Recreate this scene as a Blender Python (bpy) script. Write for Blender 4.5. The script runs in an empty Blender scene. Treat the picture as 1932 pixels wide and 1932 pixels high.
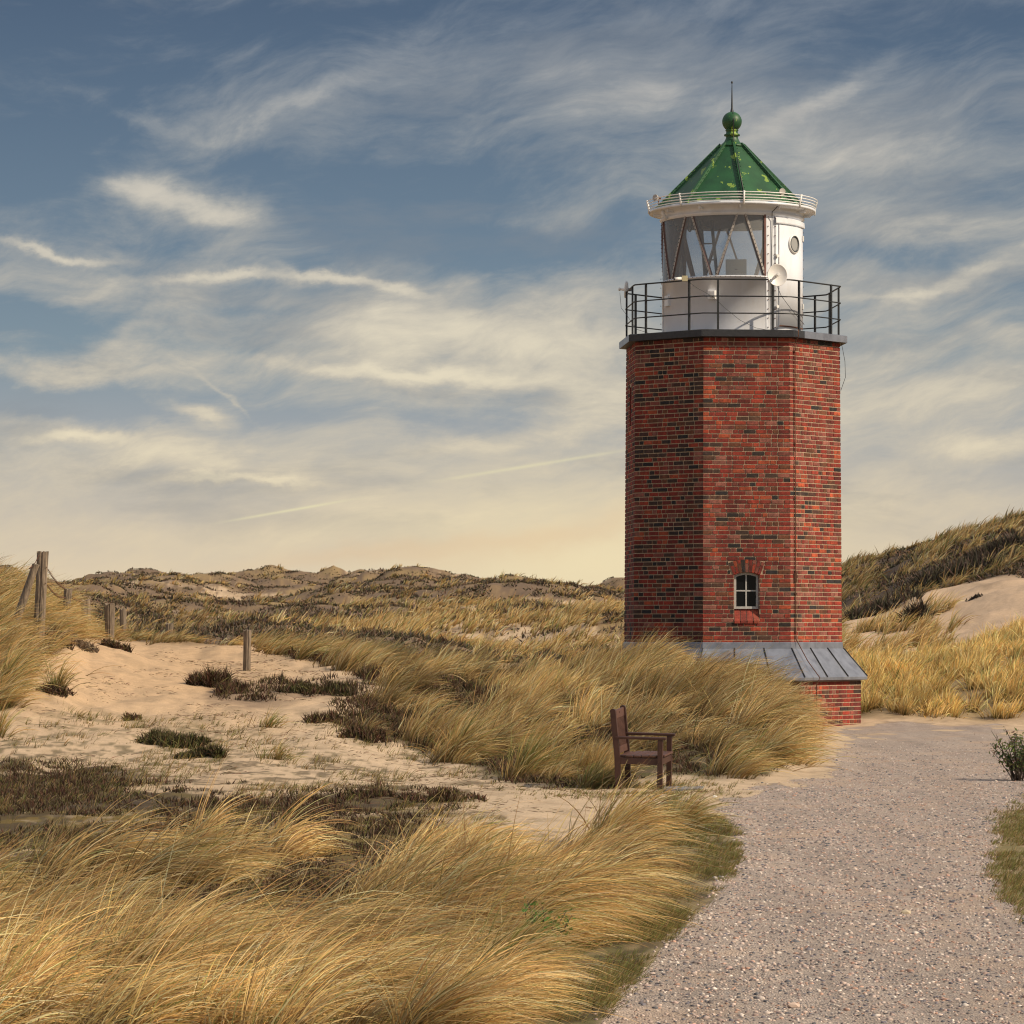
import bpy, math, random
import numpy as np
from mathutils import Vector, Matrix

random.seed(7)
rng = np.random.default_rng(11)
D2R = math.radians
scene = bpy.context.scene
COL = scene.collection

# ------------------------------------------------------------------ survey
F, YH, XC, EYE = 6400.0, 1190.0, 966.0, 1.77      # focal length, horizon row, eye height


def P(px, py, D):
    return ((px - XC) / F * D, D, EYE + (YH - py) / F * D)


def zrow(py, D):
    return EYE + (YH - py) / F * D


# ------------------------------------------------------------------ noise
def _hash(ix, iy, seed):
    n = (ix.astype(np.int64) * 374761393 + iy.astype(np.int64) * 668265263 + seed * 1442695041) & 0x7fffffff
    n = (n ^ (n >> 13)) * 1274126177 & 0x7fffffff
    n = (n ^ (n >> 16)) * 2246822519 & 0x7fffffff
    return ((n ^ (n >> 15)) & 0xffffff) / float(0xffffff)


def vnoise(x, y, seed=0):
    x = np.asarray(x, float); y = np.asarray(y, float)
    ix = np.floor(x); iy = np.floor(y)
    fx = x - ix; fy = y - iy
    fx = fx * fx * (3 - 2 * fx); fy = fy * fy * (3 - 2 * fy)
    a = _hash(ix, iy, seed); b = _hash(ix + 1, iy, seed)
    c = _hash(ix, iy + 1, seed); d = _hash(ix + 1, iy + 1, seed)
    return (a + (b - a) * fx) * (1 - fy) + (c + (d - c) * fx) * fy


def fbm(x, y, seed=0, octv=4):
    s = 0.0; amp = 0.5; tot = 0
    for k in range(octv):
        s = s + amp * vnoise(x * 2 ** k, y * 2 ** k, seed + k * 17)
        tot += amp; amp *= 0.5
    return s / tot


def sstep(a, b, x):
    t = np.clip((x - a) / (b - a), 0, 1)
    return t * t * (3 - 2 * t)


def sdpoly(x, y, poly):
    """signed distance, positive inside"""
    d = np.full(x.shape, 1e9); inside = np.zeros(x.shape, bool)
    n = len(poly)
    for i in range(n):
        x0, y0 = poly[i]; x1, y1 = poly[(i + 1) % n]
        ex, ey = x1 - x0, y1 - y0
        t = np.clip(((x - x0) * ex + (y - y0) * ey) / (ex * ex + ey * ey), 0, 1)
        d = np.minimum(d, np.hypot(x - x0 - t * ex, y - y0 - t * ey))
        c = ((y0 > y) != (y1 > y))
        with np.errstate(divide='ignore', invalid='ignore'):
            xi = (x1 - x0) * (y - y0) / (y1 - y0 + 1e-12) + x0
        inside ^= (c & (x < xi))
    return np.where(inside, d, -d)


# ------------------------------------------------------------------ materials
def new_mat(name):
    m = bpy.data.materials.new(name); m.use_nodes = True
    nt = m.node_tree
    return m, nt, nt.nodes, nt.links, nt.nodes['Principled BSDF']


def paint(name, col, rough=0.5, metal=0.0, var=0.12, scale=8.0, bump=0.0, bscale=60.0, attr=None,
          dirt=None, dirt_amt=0.0, dirt_scale=3.0, stretch=(1, 1, 1)):
    m, nt, N, L, b = new_mat(name)
    tc = N.new('ShaderNodeTexCoord')
    mp = N.new('ShaderNodeMapping'); mp.inputs['Scale'].default_value = stretch
    L.new(tc.outputs['Object'], mp.inputs['Vector'])
    no = N.new('ShaderNodeTexNoise'); no.inputs['Scale'].default_value = scale; no.inputs['Detail'].default_value = 6
    L.new(mp.outputs[0], no.inputs['Vector'])
    mr = N.new('ShaderNodeMapRange'); mr.inputs['From Min'].default_value = .3; mr.inputs['From Max'].default_value = .7
    mr.inputs['To Min'].default_value = 1 - var; mr.inputs['To Max'].default_value = 1 + var
    L.new(no.outputs['Fac'], mr.inputs['Value'])
    mx = N.new('ShaderNodeVectorMath'); mx.operation = 'SCALE'
    if attr:
        at = N.new('ShaderNodeAttribute'); at.attribute_name = attr
        L.new(at.outputs['Color'], mx.inputs[0])
    else:
        mx.inputs[0].default_value = col[:3]
    L.new(mr.outputs[0], mx.inputs['Scale'])
    out = mx.outputs[0]
    if dirt is not None:
        n2 = N.new('ShaderNodeTexNoise'); n2.inputs['Scale'].default_value = dirt_scale; n2.inputs['Detail'].default_value = 9
        n2.inputs['Roughness'].default_value = .65
        L.new(mp.outputs[0], n2.inputs['Vector'])
        r2 = N.new('ShaderNodeMapRange'); r2.inputs['From Min'].default_value = .5; r2.inputs['From Max'].default_value = .72
        r2.inputs['To Max'].default_value = dirt_amt
        L.new(n2.outputs['Fac'], r2.inputs['Value'])
        mm = N.new('ShaderNodeMix'); mm.data_type = 'RGBA'
        L.new(r2.outputs[0], mm.inputs['Factor']); L.new(out, mm.inputs['A']); mm.inputs['B'].default_value = (*dirt, 1)
        out = mm.outputs['Result']
    L.new(out, b.inputs['Base Color'])
    b.inputs['Roughness'].default_value = rough; b.inputs['Metallic'].default_value = metal
    if bump:
        n3 = N.new('ShaderNodeTexNoise'); n3.inputs['Scale'].default_value = bscale; n3.inputs['Detail'].default_value = 5
        L.new(mp.outputs[0], n3.inputs['Vector'])
        bp = N.new('ShaderNodeBump'); bp.inputs['Strength'].default_value = bump; bp.inputs['Distance'].default_value = .02
        L.new(n3.outputs['Fac'], bp.inputs['Height']); L.new(bp.outputs[0], b.inputs['Normal'])
    return m


def blade_mat(name, trans=.42, rough=.6):
    m, nt, N, L, b = new_mat(name)
    at = N.new('ShaderNodeAttribute'); at.attribute_name = 'Col'
    L.new(at.outputs['Color'], b.inputs['Base Color'])
    b.inputs['Roughness'].default_value = rough
    b.inputs['Specular IOR Level'].default_value = .35
    tr = N.new('ShaderNodeBsdfTranslucent'); L.new(at.outputs['Color'], tr.inputs['Color'])
    mx = N.new('ShaderNodeMixShader'); mx.inputs[0].default_value = trans
    L.new(b.outputs[0], mx.inputs[1]); L.new(tr.outputs[0], mx.inputs[2])
    L.new(mx.outputs[0], N['Material Output'].inputs['Surface'])
    return m


M = {}
M['blade'] = blade_mat('dry_grass')
M['sprig'] = blade_mat('heather_sprig', .1, .8)
M['white'] = paint('white_paint', (.74, .77, .83), .30, var=.06, scale=3, dirt=(.46, .42, .37), dirt_amt=.35, dirt_scale=2.2, stretch=(1, 1, .35))
M['white_clean'] = paint('white_enamel', (.8, .79, .77), .35, var=.04)
M['green'] = None
M['black'] = paint('black_iron', (.018, .02, .022), .45, var=.2)
M['tar'] = paint('bitumen', (.022, .024, .03), .5, var=.3, scale=12, dirt=(.5, .5, .5), dirt_amt=.0, bump=.3)
M['zinc'] = paint('zinc_sheet', (.27, .29, .34), .36, metal=.55, var=.18, scale=5, dirt=(.10, .10, .13), dirt_amt=.55, dirt_scale=3)
M['zinc_dark'] = paint('zinc_seam', (.04, .045, .05), .5, metal=.3)
M['mortar'] = paint('lime_mortar', (.40, .30, .205), .95, var=.2, scale=20, bump=.3)
M['bar'] = paint('red_brown_bar', (.16, .075, .065), .5, var=.2)
M['bar_face'] = paint('grey_bar_face', (.42, .39, .36), .5, var=.2)
M['chair_wood'] = paint('stained_wood', (.058, .024, .017), .48, var=.3, scale=10, stretch=(1, 1, 1), bump=.2, bscale=90)
M['chair_top'] = paint('stained_wood_paler', (.095, .042, .029), .5, var=.3, scale=14, bump=.2, bscale=90)  # paler than the frame wood, used on seat slats and backrest
M['post'] = paint('weathered_wood', (.21, .165, .12), .9, var=.45, scale=26, dirt=(.035, .025, .018), dirt_amt=.9, dirt_scale=22, stretch=(1, 1, .12), bump=.8, bscale=45)
M['grey_box'] = paint('grey_cabinet', (.22, .25, .25), .5, var=.04)
M['ladder'] = paint('dark_ladder', (.05, .06, .07), .5)
M['rubber'] = paint('black_rubber', (.015, .015, .017), .5)
M['rust'] = paint('rusty_iron', (.11, .045, .025), .8, var=.3, scale=30)
M['stone'] = paint('grey_paver', (.25, .24, .24), .85, var=.25, scale=25, bump=.4)


def mat_brick():
    m, nt, N, L, b = new_mat('red_brick')
    at = N.new('ShaderNodeAttribute'); at.attribute_name = 'Col'
    tc = N.new('ShaderNodeTexCoord')
    n1 = N.new('ShaderNodeTexNoise'); n1.inputs['Scale'].default_value = 28; n1.inputs['Detail'].default_value = 8; n1.inputs['Roughness'].default_value = .7
    L.new(tc.outputs['Object'], n1.inputs['Vector'])
    mr = N.new('ShaderNodeMapRange'); mr.inputs['From Min'].default_value = .3; mr.inputs['From Max'].default_value = .7
    mr.inputs['To Min'].default_value = .62; mr.inputs['To Max'].default_value = 1.3
    L.new(n1.outputs['Fac'], mr.inputs['Value'])
    sc = N.new('ShaderNodeVectorMath'); sc.operation = 'SCALE'
    L.new(at.outputs['Color'], sc.inputs[0]); L.new(mr.outputs[0], sc.inputs['Scale'])
    n2 = N.new('ShaderNodeTexNoise'); n2.inputs['Scale'].default_value = 2.3; n2.inputs['Detail'].default_value = 10; n2.inputs['Roughness'].default_value = .72
    L.new(tc.outputs['Object'], n2.inputs['Vector'])
    r2 = N.new('ShaderNodeMapRange'); r2.inputs['From Min'].default_value = .54; r2.inputs['From Max'].default_value = .78; r2.inputs['To Max'].default_value = .4
    L.new(n2.outputs['Fac'], r2.inputs['Value'])
    mx = N.new('ShaderNodeMix'); mx.data_type = 'RGBA'
    L.new(r2.outputs[0], mx.inputs['Factor']); L.new(sc.outputs[0], mx.inputs['A']); mx.inputs['B'].default_value = (.30, .15, .13, 1)
    # soot and rain streaks
    mp = N.new('ShaderNodeMapping'); mp.inputs['Scale'].default_value = (4.5, 4.5, .38); L.new(tc.outputs['Object'], mp.inputs[0])
    n4 = N.new('ShaderNodeTexNoise'); n4.inputs['Scale'].default_value = 1; n4.inputs['Detail'].default_value = 8; n4.inputs['Roughness'].default_value = .65; L.new(mp.outputs[0], n4.inputs['Vector'])
    r4 = N.new('ShaderNodeMapRange'); r4.inputs['From Min'].default_value = .35; r4.inputs['From Max'].default_value = .65; r4.inputs['To Min'].default_value = .62; r4.inputs['To Max'].default_value = 1.12; L.new(n4.outputs['Fac'], r4.inputs['Value'])
    n5 = N.new('ShaderNodeTexNoise'); n5.inputs['Scale'].default_value = 9; n5.inputs['Detail'].default_value = 9; n5.inputs['Roughness'].default_value = .7; L.new(tc.outputs['Object'], n5.inputs['Vector'])
    r5 = N.new('ShaderNodeMapRange'); r5.inputs['From Min'].default_value = .35; r5.inputs['From Max'].default_value = .6; r5.inputs['To Min'].default_value = .6; r5.inputs['To Max'].default_value = 1.05; L.new(n5.outputs['Fac'], r5.inputs['Value'])
    m5 = N.new('ShaderNodeMath'); m5.operation = 'MULTIPLY'; L.new(r4.outputs[0], m5.inputs[0]); L.new(r5.outputs[0], m5.inputs[1])
    s5 = N.new('ShaderNodeVectorMath'); s5.operation = 'SCALE'; L.new(mx.outputs['Result'], s5.inputs[0]); L.new(m5.outputs[0], s5.inputs['Scale'])
    L.new(s5.outputs[0], b.inputs['Base Color'])
    b.inputs['Roughness'].default_value = .85
    bp = N.new('ShaderNodeBump'); bp.inputs['Strength'].default_value = .5; bp.inputs['Distance'].default_value = .01
    L.new(n1.outputs['Fac'], bp.inputs['Height']); L.new(bp.outputs[0], b.inputs['Normal'])
    return m


M['brick'] = mat_brick()


def mat_green():
    m, nt, N, L, b = new_mat('green_roof_paint')
    tc = N.new('ShaderNodeTexCoord')
    n1 = N.new('ShaderNodeTexNoise'); n1.inputs['Scale'].default_value = 2.5; n1.inputs['Detail'].default_value = 5
    L.new(tc.outputs['Object'], n1.inputs['Vector'])
    cr = N.new('ShaderNodeValToRGB')
    cr.color_ramp.elements[0].position = .35; cr.color_ramp.elements[0].color = (.010, .060, .020, 1)
    cr.color_ramp.elements[1].position = .68; cr.color_ramp.elements[1].color = (.018, .100, .032, 1)
    L.new(n1.outputs['Fac'], cr.inputs[0])
    mp = N.new('ShaderNodeMapping'); mp.inputs['Scale'].default_value = (6.5, 6.5, 2.4)
    mp.inputs['Rotation'].default_value = (0, .5, 0); mp.inputs['Location'].default_value = (1.7, .3, 2.2)
    L.new(tc.outputs['Object'], mp.inputs['Vector'])
    n2 = N.new('ShaderNodeTexNoise'); n2.inputs['Scale'].default_value = 1; n2.inputs['Detail'].default_value = 3
    L.new(mp.outputs[0], n2.inputs['Vector'])
    r2 = N.new('ShaderNodeMapRange'); r2.inputs['From Min'].default_value = .62; r2.inputs['From Max'].default_value = .645
    L.new(n2.outputs['Fac'], r2.inputs['Value'])
    mx = N.new('ShaderNodeMix'); mx.data_type = 'RGBA'
    L.new(r2.outputs[0], mx.inputs['Factor']); L.new(cr.outputs[0], mx.inputs['A']); mx.inputs['B'].default_value = (.20, .31, .05, 1)
    n3 = N.new('ShaderNodeTexNoise'); n3.inputs['Scale'].default_value = 34; n3.inputs['Detail'].default_value = 3
    L.new(tc.outputs['Object'], n3.inputs['Vector'])
    r3 = N.new('ShaderNodeMapRange'); r3.inputs['From Min'].default_value = .76; r3.inputs['From Max'].default_value = .80; r3.inputs['To Max'].default_value = .6
    L.new(n3.outputs['Fac'], r3.inputs['Value'])
    m2 = N.new('ShaderNodeMix'); m2.data_type = 'RGBA'
    L.new(r3.outputs[0], m2.inputs['Factor']); L.new(mx.outputs['Result'], m2.inputs['A']); m2.inputs['B'].default_value = (.4, .5, .4, 1)
    L.new(m2.outputs['Result'], b.inputs['Base Color'])
    b.inputs['Roughness'].default_value = .5
    return m


M['green'] = mat_green()


def mat_glass(name, tint=(.95, .96, .97), haze=.20):
    m, nt, N, L, b = new_mat(name)
    N.remove(b)
    tr = N.new('ShaderNodeBsdfTransparent'); tr.inputs[0].default_value = (*tint, 1)
    gl = N.new('ShaderNodeBsdfGlossy'); gl.inputs['Roughness'].default_value = .03
    df = N.new('ShaderNodeBsdfDiffuse'); df.inputs[0].default_value = (.8, .82, .82, 1)
    fr = N.new('ShaderNodeFresnel'); fr.inputs[0].default_value = 1.5
    a = N.new('ShaderNodeMixShader'); a.inputs[0].default_value = haze
    L.new(tr.outputs[0], a.inputs[1]); L.new(df.outputs[0], a.inputs[2])
    c = N.new('ShaderNodeMixShader'); L.new(fr.outputs[0], c.inputs[0])
    L.new(a.outputs[0], c.inputs[1]); L.new(gl.outputs[0], c.inputs[2])
    L.new(c.outputs[0], N['Material Output'].inputs['Surface'])
    return m


M['glass'] = mat_glass('lantern_glass')
m, nt, N, L, b = new_mat('dark_window_glass')
b.inputs['Base Color'].default_value = (.006, .007, .008, 1); b.inputs['Roughness'].default_value = .12; b.inputs['Specular IOR Level'].default_value = .15
M['dark_glass'] = m


# ------------------------------------------------------------------ mesh helpers
class MB:
    def __init__(s):
        s.v = []; s.f = []; s.c = []; s.m = []; s.smooth = []

    def face(s, pts, mat=0, col=None, smooth=False):
        i = len(s.v); s.v += [tuple(p) for p in pts]
        s.c += [col or (1, 1, 1)] * len(pts)
        s.f.append(tuple(range(i, i + len(pts)))); s.m.append(mat); s.smooth.append(smooth)

    def add(s, pts, faces, mat=0, col=None, smooth=False):
        i = len(s.v); s.v += [tuple(p) for p in pts]; s.c += [col or (1, 1, 1)] * len(pts)
        for f in faces:
            s.f.append(tuple(i + k for k in f)); s.m.append(mat); s.smooth.append(smooth)

    def box(s, c, size, mat=0, col=None, rot=None, bev=0.0):
        hx, hy, hz = [k / 2 for k in size]
        cx = Vector(c)
        R = rot if rot is not None else Matrix.Identity(3)
        if bev <= 0:
            pts = [cx + R @ Vector((x * hx, y * hy, z * hz)) for z in (-1, 1) for y in (-1, 1) for x in (-1, 1)]
            s.add(pts, [(0, 2, 3, 1), (4, 5, 7, 6), (0, 1, 5, 4), (2, 6, 7, 3), (0, 4, 6, 2), (1, 3, 7, 5)], mat, col)
        else:
            import bmesh
            bm = bmesh.new(); bmesh.ops.create_cube(bm, size=1)
            for v in bm.verts: v.co = Vector((v.co.x * size[0], v.co.y * size[1], v.co.z * size[2]))
            bmesh.ops.bevel(bm, geom=list(bm.edges), offset=bev, segments=2, affect='EDGES', profile=.6)
            bm.verts.index_update()
            s.add([cx + R @ v.co for v in bm.verts], [[v.index for v in f.verts] for f in bm.faces], mat, col, False)
            bm.free()

    def tube(s, pts, r, n=8, mat=0, col=None, cap=True):
        pts = [Vector(p) for p in pts]; k = len(pts)
        rs = r if isinstance(r, (list, tuple)) else [r] * k
        V = []; prev = None
        for i, p in enumerate(pts):
            t = (pts[min(i + 1, k - 1)] - pts[max(i - 1, 0)]).normalized()
            if prev is None:
                a = Vector((0, 0, 1)) if abs(t.z) < .9 else Vector((1, 0, 0))
                u = t.cross(a).normalized()
            else:
                u = (prev - t * prev.dot(t)).normalized()
            prev = u; w = t.cross(u)
            for j in range(n):
                a = 2 * math.pi * j / n
                V.append(p + (u * math.cos(a) + w * math.sin(a)) * rs[i])
        Fc = []
        for i in range(k - 1):
            for j in range(n):
                a = i * n + j; b2 = i * n + (j + 1) % n
                Fc.append((a, b2, b2 + n, a + n))
        s.add(V, Fc, mat, col, True)
        if cap:
            i0 = len(s.v) - len(V)
            s.f.append(tuple(i0 + j for j in reversed(range(n)))); s.m.append(mat); s.smooth.append(False)
            s.f.append(tuple(i0 + (k - 1) * n + j for j in range(n))); s.m.append(mat); s.smooth.append(False)

    def lathe(s, prof, n=48, mat=0, col=None, a0=0, a1=360, c=(0, 0), smooth=True):
        full = abs(a1 - a0) >= 359.9
        m_ = n if full else n + 1
        V = []
        for (r, z) in prof:
            for j in range(m_):
                a = D2R(a0 + (a1 - a0) * j / n)
                V.append((c[0] + r * math.sin(a), c[1] - r * math.cos(a), z))
        Fc = []
        for i in range(len(prof) - 1):
            for j in range(n):
                j2 = (j + 1) % m_
                Fc.append((i * m_ + j, i * m_ + j2, (i + 1) * m_ + j2, (i + 1) * m_ + j))
        s.add(V, Fc, mat, col, smooth)

    def build(s, name, mats, parent=None):
        me = bpy.data.meshes.new(name)
        me.from_pydata(s.v, [], s.f)
        for mm in (mats if isinstance(mats, (list, tuple)) else [mats]): me.materials.append(mm)
        me.polygons.foreach_set('material_index', s.m)
        me.polygons.foreach_set('use_smooth', s.smooth)
        ca = me.color_attributes.new('Col', 'FLOAT_COLOR', 'POINT')
        ca.data.foreach_set('color', np.array([(*c, 1) for c in s.c], dtype=np.float32).ravel())
        me.update()
        o = bpy.data.objects.new(name, me); COL.objects.link(o)
        if parent is not None: o.parent = parent
        return o


def tag(o, label=None, cat=None, group=None, kind=None):
    if label: o['label'] = label
    if cat: o['category'] = cat
    if group: o['group'] = group
    if kind: o['kind'] = kind
    return o


def empty(name, loc, rz=0):
    o = bpy.data.objects.new(name, None); COL.objects.link(o); o.location = loc; o.rotation_euler = (0, 0, rz)
    o.empty_display_size = .3
    return o


def np_mesh(name, V, Fq, colors, mat, parent=None, smooth=False):
    me = bpy.data.meshes.new(name)
    V = np.ascontiguousarray(V, np.float32); Fq = np.ascontiguousarray(Fq, np.int32)
    n, k = Fq.shape
    me.vertices.add(len(V)); me.vertices.foreach_set('co', V.ravel())
    me.loops.add(n * k); me.loops.foreach_set('vertex_index', Fq.ravel())
    me.polygons.add(n)
    me.polygons.foreach_set('loop_start', np.arange(0, n * k, k, dtype=np.int32))
    me.polygons.foreach_set('loop_total', np.full(n, k, np.int32))
    if smooth: me.polygons.foreach_set('use_smooth', np.ones(n, bool))
    me.update(calc_edges=True)
    if colors is not None:
        ca = me.color_attributes.new('Col', 'FLOAT_COLOR', 'POINT')
        c4 = np.ones((len(V), 4), np.float32); c4[:, :3] = colors
        ca.data.foreach_set('color', c4.ravel())
    me.materials.append(mat)
    o = bpy.data.objects.new(name, me); COL.objects.link(o)
    if parent is not None: o.parent = parent
    return o


# ------------------------------------------------------------------ terrain
# surveyed profiles: bearing column -> (distance, height)
def Z(y, D): return (D, zrow(y, D))


prof = {
    -500: [(0, 0), (20, .15), (30, .1), (40, .4), (50, 1.6), (60, 3.0), (75, 3), (100, 2.6), (200, 5), (320, 8.5), (500, 7), (1200, 0)],
    -60: [(0, 0), (20, 0), (30, 0), (40, .15), Z(1330, 48), Z(1215, 54), Z(1130, 60), Z(1100, 66), (76, 1.9), (100, 1.3), (200, 4), Z(1066, 320), (500, 7), (1200, 0)],
    20: [(0, 0), (20, 0), (30, 0), (40, .14), Z(1340, 47), Z(1240, 52), Z(1190, 55), Z(1120, 63), Z(1110, 67), (78, 1.4), (100, 1.2), (200, 4), Z(1072, 320), (500, 7), (1200, 0)],
    100: [(0, 0), (20, 0), (30, 0), (40, .12), Z(1350, 47), Z(1260, 52), Z(1205, 56), Z(1165, 61), Z(1150, 66), (80, 1.2), (110, 1.2), (160, 2.9), Z(1088, 210), (260, 4.5), (500, 7), (1200, 0)],
    170: [(0, 0), (20, 0), (30, 0), (40, .1), Z(1350, 48), Z(1260, 55), Z(1212, 60), Z(1194, 66), Z(1196, 73), (84, .9), (110, 1.2), (150, 2.6), Z(1086, 210), (260, 4.5), (400, 7.5), (500, 7), (1200, 0)],
    280: [(0, 0), (20, 0), (30, 0), (40, .1), Z(1345, 49), Z(1280, 55), Z(1238, 61), Z(1210, 68), Z(1208, 73), (86, .7), (110, 1.4), (170, 3.2), (240, 4.7), Z(1080, 380), (500, 6), (1200, 0)],
    465: [(0, 0), (20, 0), (30, 0), (40, .1), Z(1352, 49), Z(1300, 54), Z(1262, 59), Z(1232, 64), Z(1224, 69), (82, .6), (105, 1.4), (150, 2.4), (240, 4.1), Z(1082, 400), (500, 6.5), (1200, 0)],
    620: [(0, 0), (20, 0), (30, 0), (40, .05), (45, .35), Z(1325, 50), Z(1285, 56), Z(1250, 62), Z(1240, 67), (80, .6), (105, 1.3), (150, 2.6), (240, 4.3), Z(1084, 400), (500, 6.5), (1200, 0)],
    800: [(0, 0), (20, 0), (30, 0), (42, 0), (46, .2), (50, .55), (56, .9), (62, 1.05), (67, .95), (80, .5), (105, 1.6), (160, 3.2), (240, 4.8), Z(1077, 360), (450, 7.5), (1200, 0)],
    1000: [(0, 0), (20, 0), (30, 0), (40, 0), (44, .15), (50, .5), (56, .75), (62, .88), (67, .8), (80, .5), (105, 1.6), (150, 3.0), (220, 4.8), Z(1098, 330), (450, 5.5), (1200, 0)],
    1180: [(0, 0), (20, 0), (30, 0), (39.5, 0), (43, .12), (50, .5), (56, .85), (61, 1.0), (67, .8), (80, .4), (105, 1.5), (150, 2.6), (220, 4.0), Z(1106, 300), (450, 4.5), (1200, 0)],
    1390: [(0, 0), (20, 0), (30, 0), (39.5, 0), (43, .2), (49, .58), (55, .94), (60, 1.02), (66, .6), (80, .3), (105, 1.5), (150, 2.6), (220, 3.8), Z(1100, 300), (450, 4.5), (1200, 0)],
    1530: [(0, 0), (20, 0), (40, 0), (44, .03), (50, .06), (56, .04), (62, 0), (70, .2), (80, .9), (105, 1.6), (150, 3), (200, 4.5), (300, 5.5), (450, 4.5), (1200, 0)],
    1640: [(0, 0), (20, 0), (40, 0), (60, 0), (64, .03), (68, .4), (73, .9), Z(1275, 78), Z(1262, 84), Z(1216, 94), Z(1160, 115), Z(1115, 138), Z(1075, 165), Z(1066, 185), (260, 5), (500, 4), (1200, 0)],
    1760: [(0, 0), (20, 0), (40, 0), (60, 0), (65, .06), (70, .6), (76, 1.2), Z(1252, 81), Z(1232, 88), Z(1180, 99), Z(1108, 118), Z(1080, 130), Z(1040, 155), Z(1034, 172), (260, 5), (500, 4), (1200, 0)],
    1932: [(0, 0), (20, 0), (40, 0), (60, 0), (65, .08), (70, .8), (77, 1.35), Z(1200, 84), (90, 1.9), Z(1128, 102), Z(1082, 114), Z(1050, 126), Z(1012, 150), Z(988, 168), (260, 6), (500, 4), (1200, 0)],
    2300: [(0, 0), (20, 0), (40, 0), (60, .1), (65, .3), (70, 1.3), (77, 2.7), (84, 3.4), (90, 3.6), (98, 4.2), (112, 5.8), (150, 9), (168, 9.6), (260, 7), (500, 4), (1200, 0)],
}
cols = sorted(prof)
azs_in = np.linspace(-160, 2090, 760)
azs = np.concatenate([(np.linspace(-1, 0, 60, endpoint=False) ** 3), [0]])
# bearing angles (radians): dense inside the view, coarse elsewhere, closing the full circle
a_in = np.arctan((azs_in - XC) / F)
aL = a_in[0] - (np.linspace(1, 0, 46, endpoint=False) ** 1.8) * (math.pi + a_in[0])
aR = a_in[-1] + (np.linspace(0, 1, 47)[1:] ** 1.8) * (math.pi - a_in[-1])
ang = np.concatenate([aL, a_in, aR])
Drow = np.concatenate([np.geomspace(.3, 13.5, 30, endpoint=False), np.geomspace(13.5, 86, 620, endpoint=False),
                       np.geomspace(86, 420, 330, endpoint=False), np.geomspace(420, 6000, 40)])
colpx = np.array(cols, float)
Dp = np.concatenate([np.linspace(0, 100, 201), np.geomspace(101, 6000, 120)])
tab = np.array([np.interp(Dp, [q[0] for q in prof[c]], [q[1] for q in prof[c]]) for c in cols])
# soften the profile knots
k = np.hanning(11); k /= k.sum()
sm = np.array([np.convolve(np.pad(r, 5, 'edge'), k, 'valid') for r in tab])
tab = sm


def base_height(px, D):
    """px, D arrays -> z"""
    px = np.clip(px, cols[0], cols[-1])
    i = np.clip(np.searchsorted(colpx, px, side='right') - 1, 0, len(cols) - 2)
    t = (px - colpx[i]) / (colpx[i + 1] - colpx[i])
    ts = .5 * t + .5 * t * t * (3 - 2 * t)
    j = np.clip(np.searchsorted(Dp, D, side='right') - 1, 0, len(Dp) - 2)
    u = np.clip((D - Dp[j]) / (Dp[j + 1] - Dp[j]), 0, 1)
    z0 = tab[i, j] * (1 - u) + tab[i, j + 1] * u
    z1 = tab[i + 1, j] * (1 - u) + tab[i + 1, j + 1] * u
    return z0 * (1 - ts) + z1 * ts


def height(x, y):
    D = np.maximum(y, .01)
    a = np.arctan2(x, y)
    ac = np.clip(a, -1.2, 1.2)
    px = XC + F * np.tan(ac)
    r = np.hypot(x, y)
    Dd = np.where(np.abs(a) < .5, D, r)
    z = base_height(px, Dd)
    # relief
    far = sstep(84, 120, Dd); vfar = sstep(400, 700, Dd)
    mid = sstep(36, 50, Dd)
    gravelish = sstep(1480, 1600, px) * (1 - sstep(60, 66, Dd))
    z = z + far * (1 - vfar) * ((fbm(x / 9, y / 14, 5, 4) - .5) * 2.3 * (Dd / 200 + .35) + (fbm(x / 3.2, y / 5.0, 9, 4) - .5) * .7)
    z = z + (1 - far) * mid * (1 - gravelish) * ((fbm(x / 1.3, y / 2.0, 3, 4) - .5) * .34)
    z = z + (1 - far) * (1 - gravelish) * (fbm(x * 2.2, y * 2.2, 21, 3) - .5) * .06 + (1 - far) * gravelish * (fbm(x * 1.2, y * .6, 31, 3) - .5) * .035
    z = z - far * (1 - vfar) * .0016 * Dd * sstep(1600, 1540, px)
    z = z + .6 * np.exp(-((x + 7.0) / 3.2) ** 2 - ((y - 97) / 7) ** 2) + .5 * np.exp(-((x + 3.2) / 2.4) ** 2 - ((y - 92) / 5) ** 2)
    z = z + .6 * np.exp(-((x - 1.2) / 2.4) ** 2 - ((y - 118) / 6) ** 2) + .7 * np.exp(-((x - 3.6) / 1.6) ** 2 - ((y - 108) / 5) ** 2)
    z = z * (1 - sstep(900, 2500, r)) + (-.5) * sstep(900, 2500, r)
    z = np.where(np.abs(a) < .9, z, z * 0 + np.clip((r - 30) / 100, 0, 1) * 1.0 * (1 - sstep(900, 2500, r)))
    return z


A, DD = np.meshgrid(ang, Drow)
inview = np.abs(A) < .3
# rows are lines of constant distance along the view inside, of constant radius outside
wgt = sstep(.25, .6, np.abs(A))
RR = DD * ((1 - wgt) / np.maximum(np.cos(np.clip(A, -1.2, 1.2)), .3) + wgt)
GX = RR * np.sin(A); GY = RR * np.cos(A)
GZ = height(GX, GY)
# blend the unseen surroundings
sx = XC + F * np.tan(np.clip(A, -1.2, 1.2)); sy = YH + (EYE - GZ) / np.maximum(GY, .1) * F


def gz(x, y): return float(height(np.array([float(x)]), np.array([float(y)]))[0])


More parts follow.
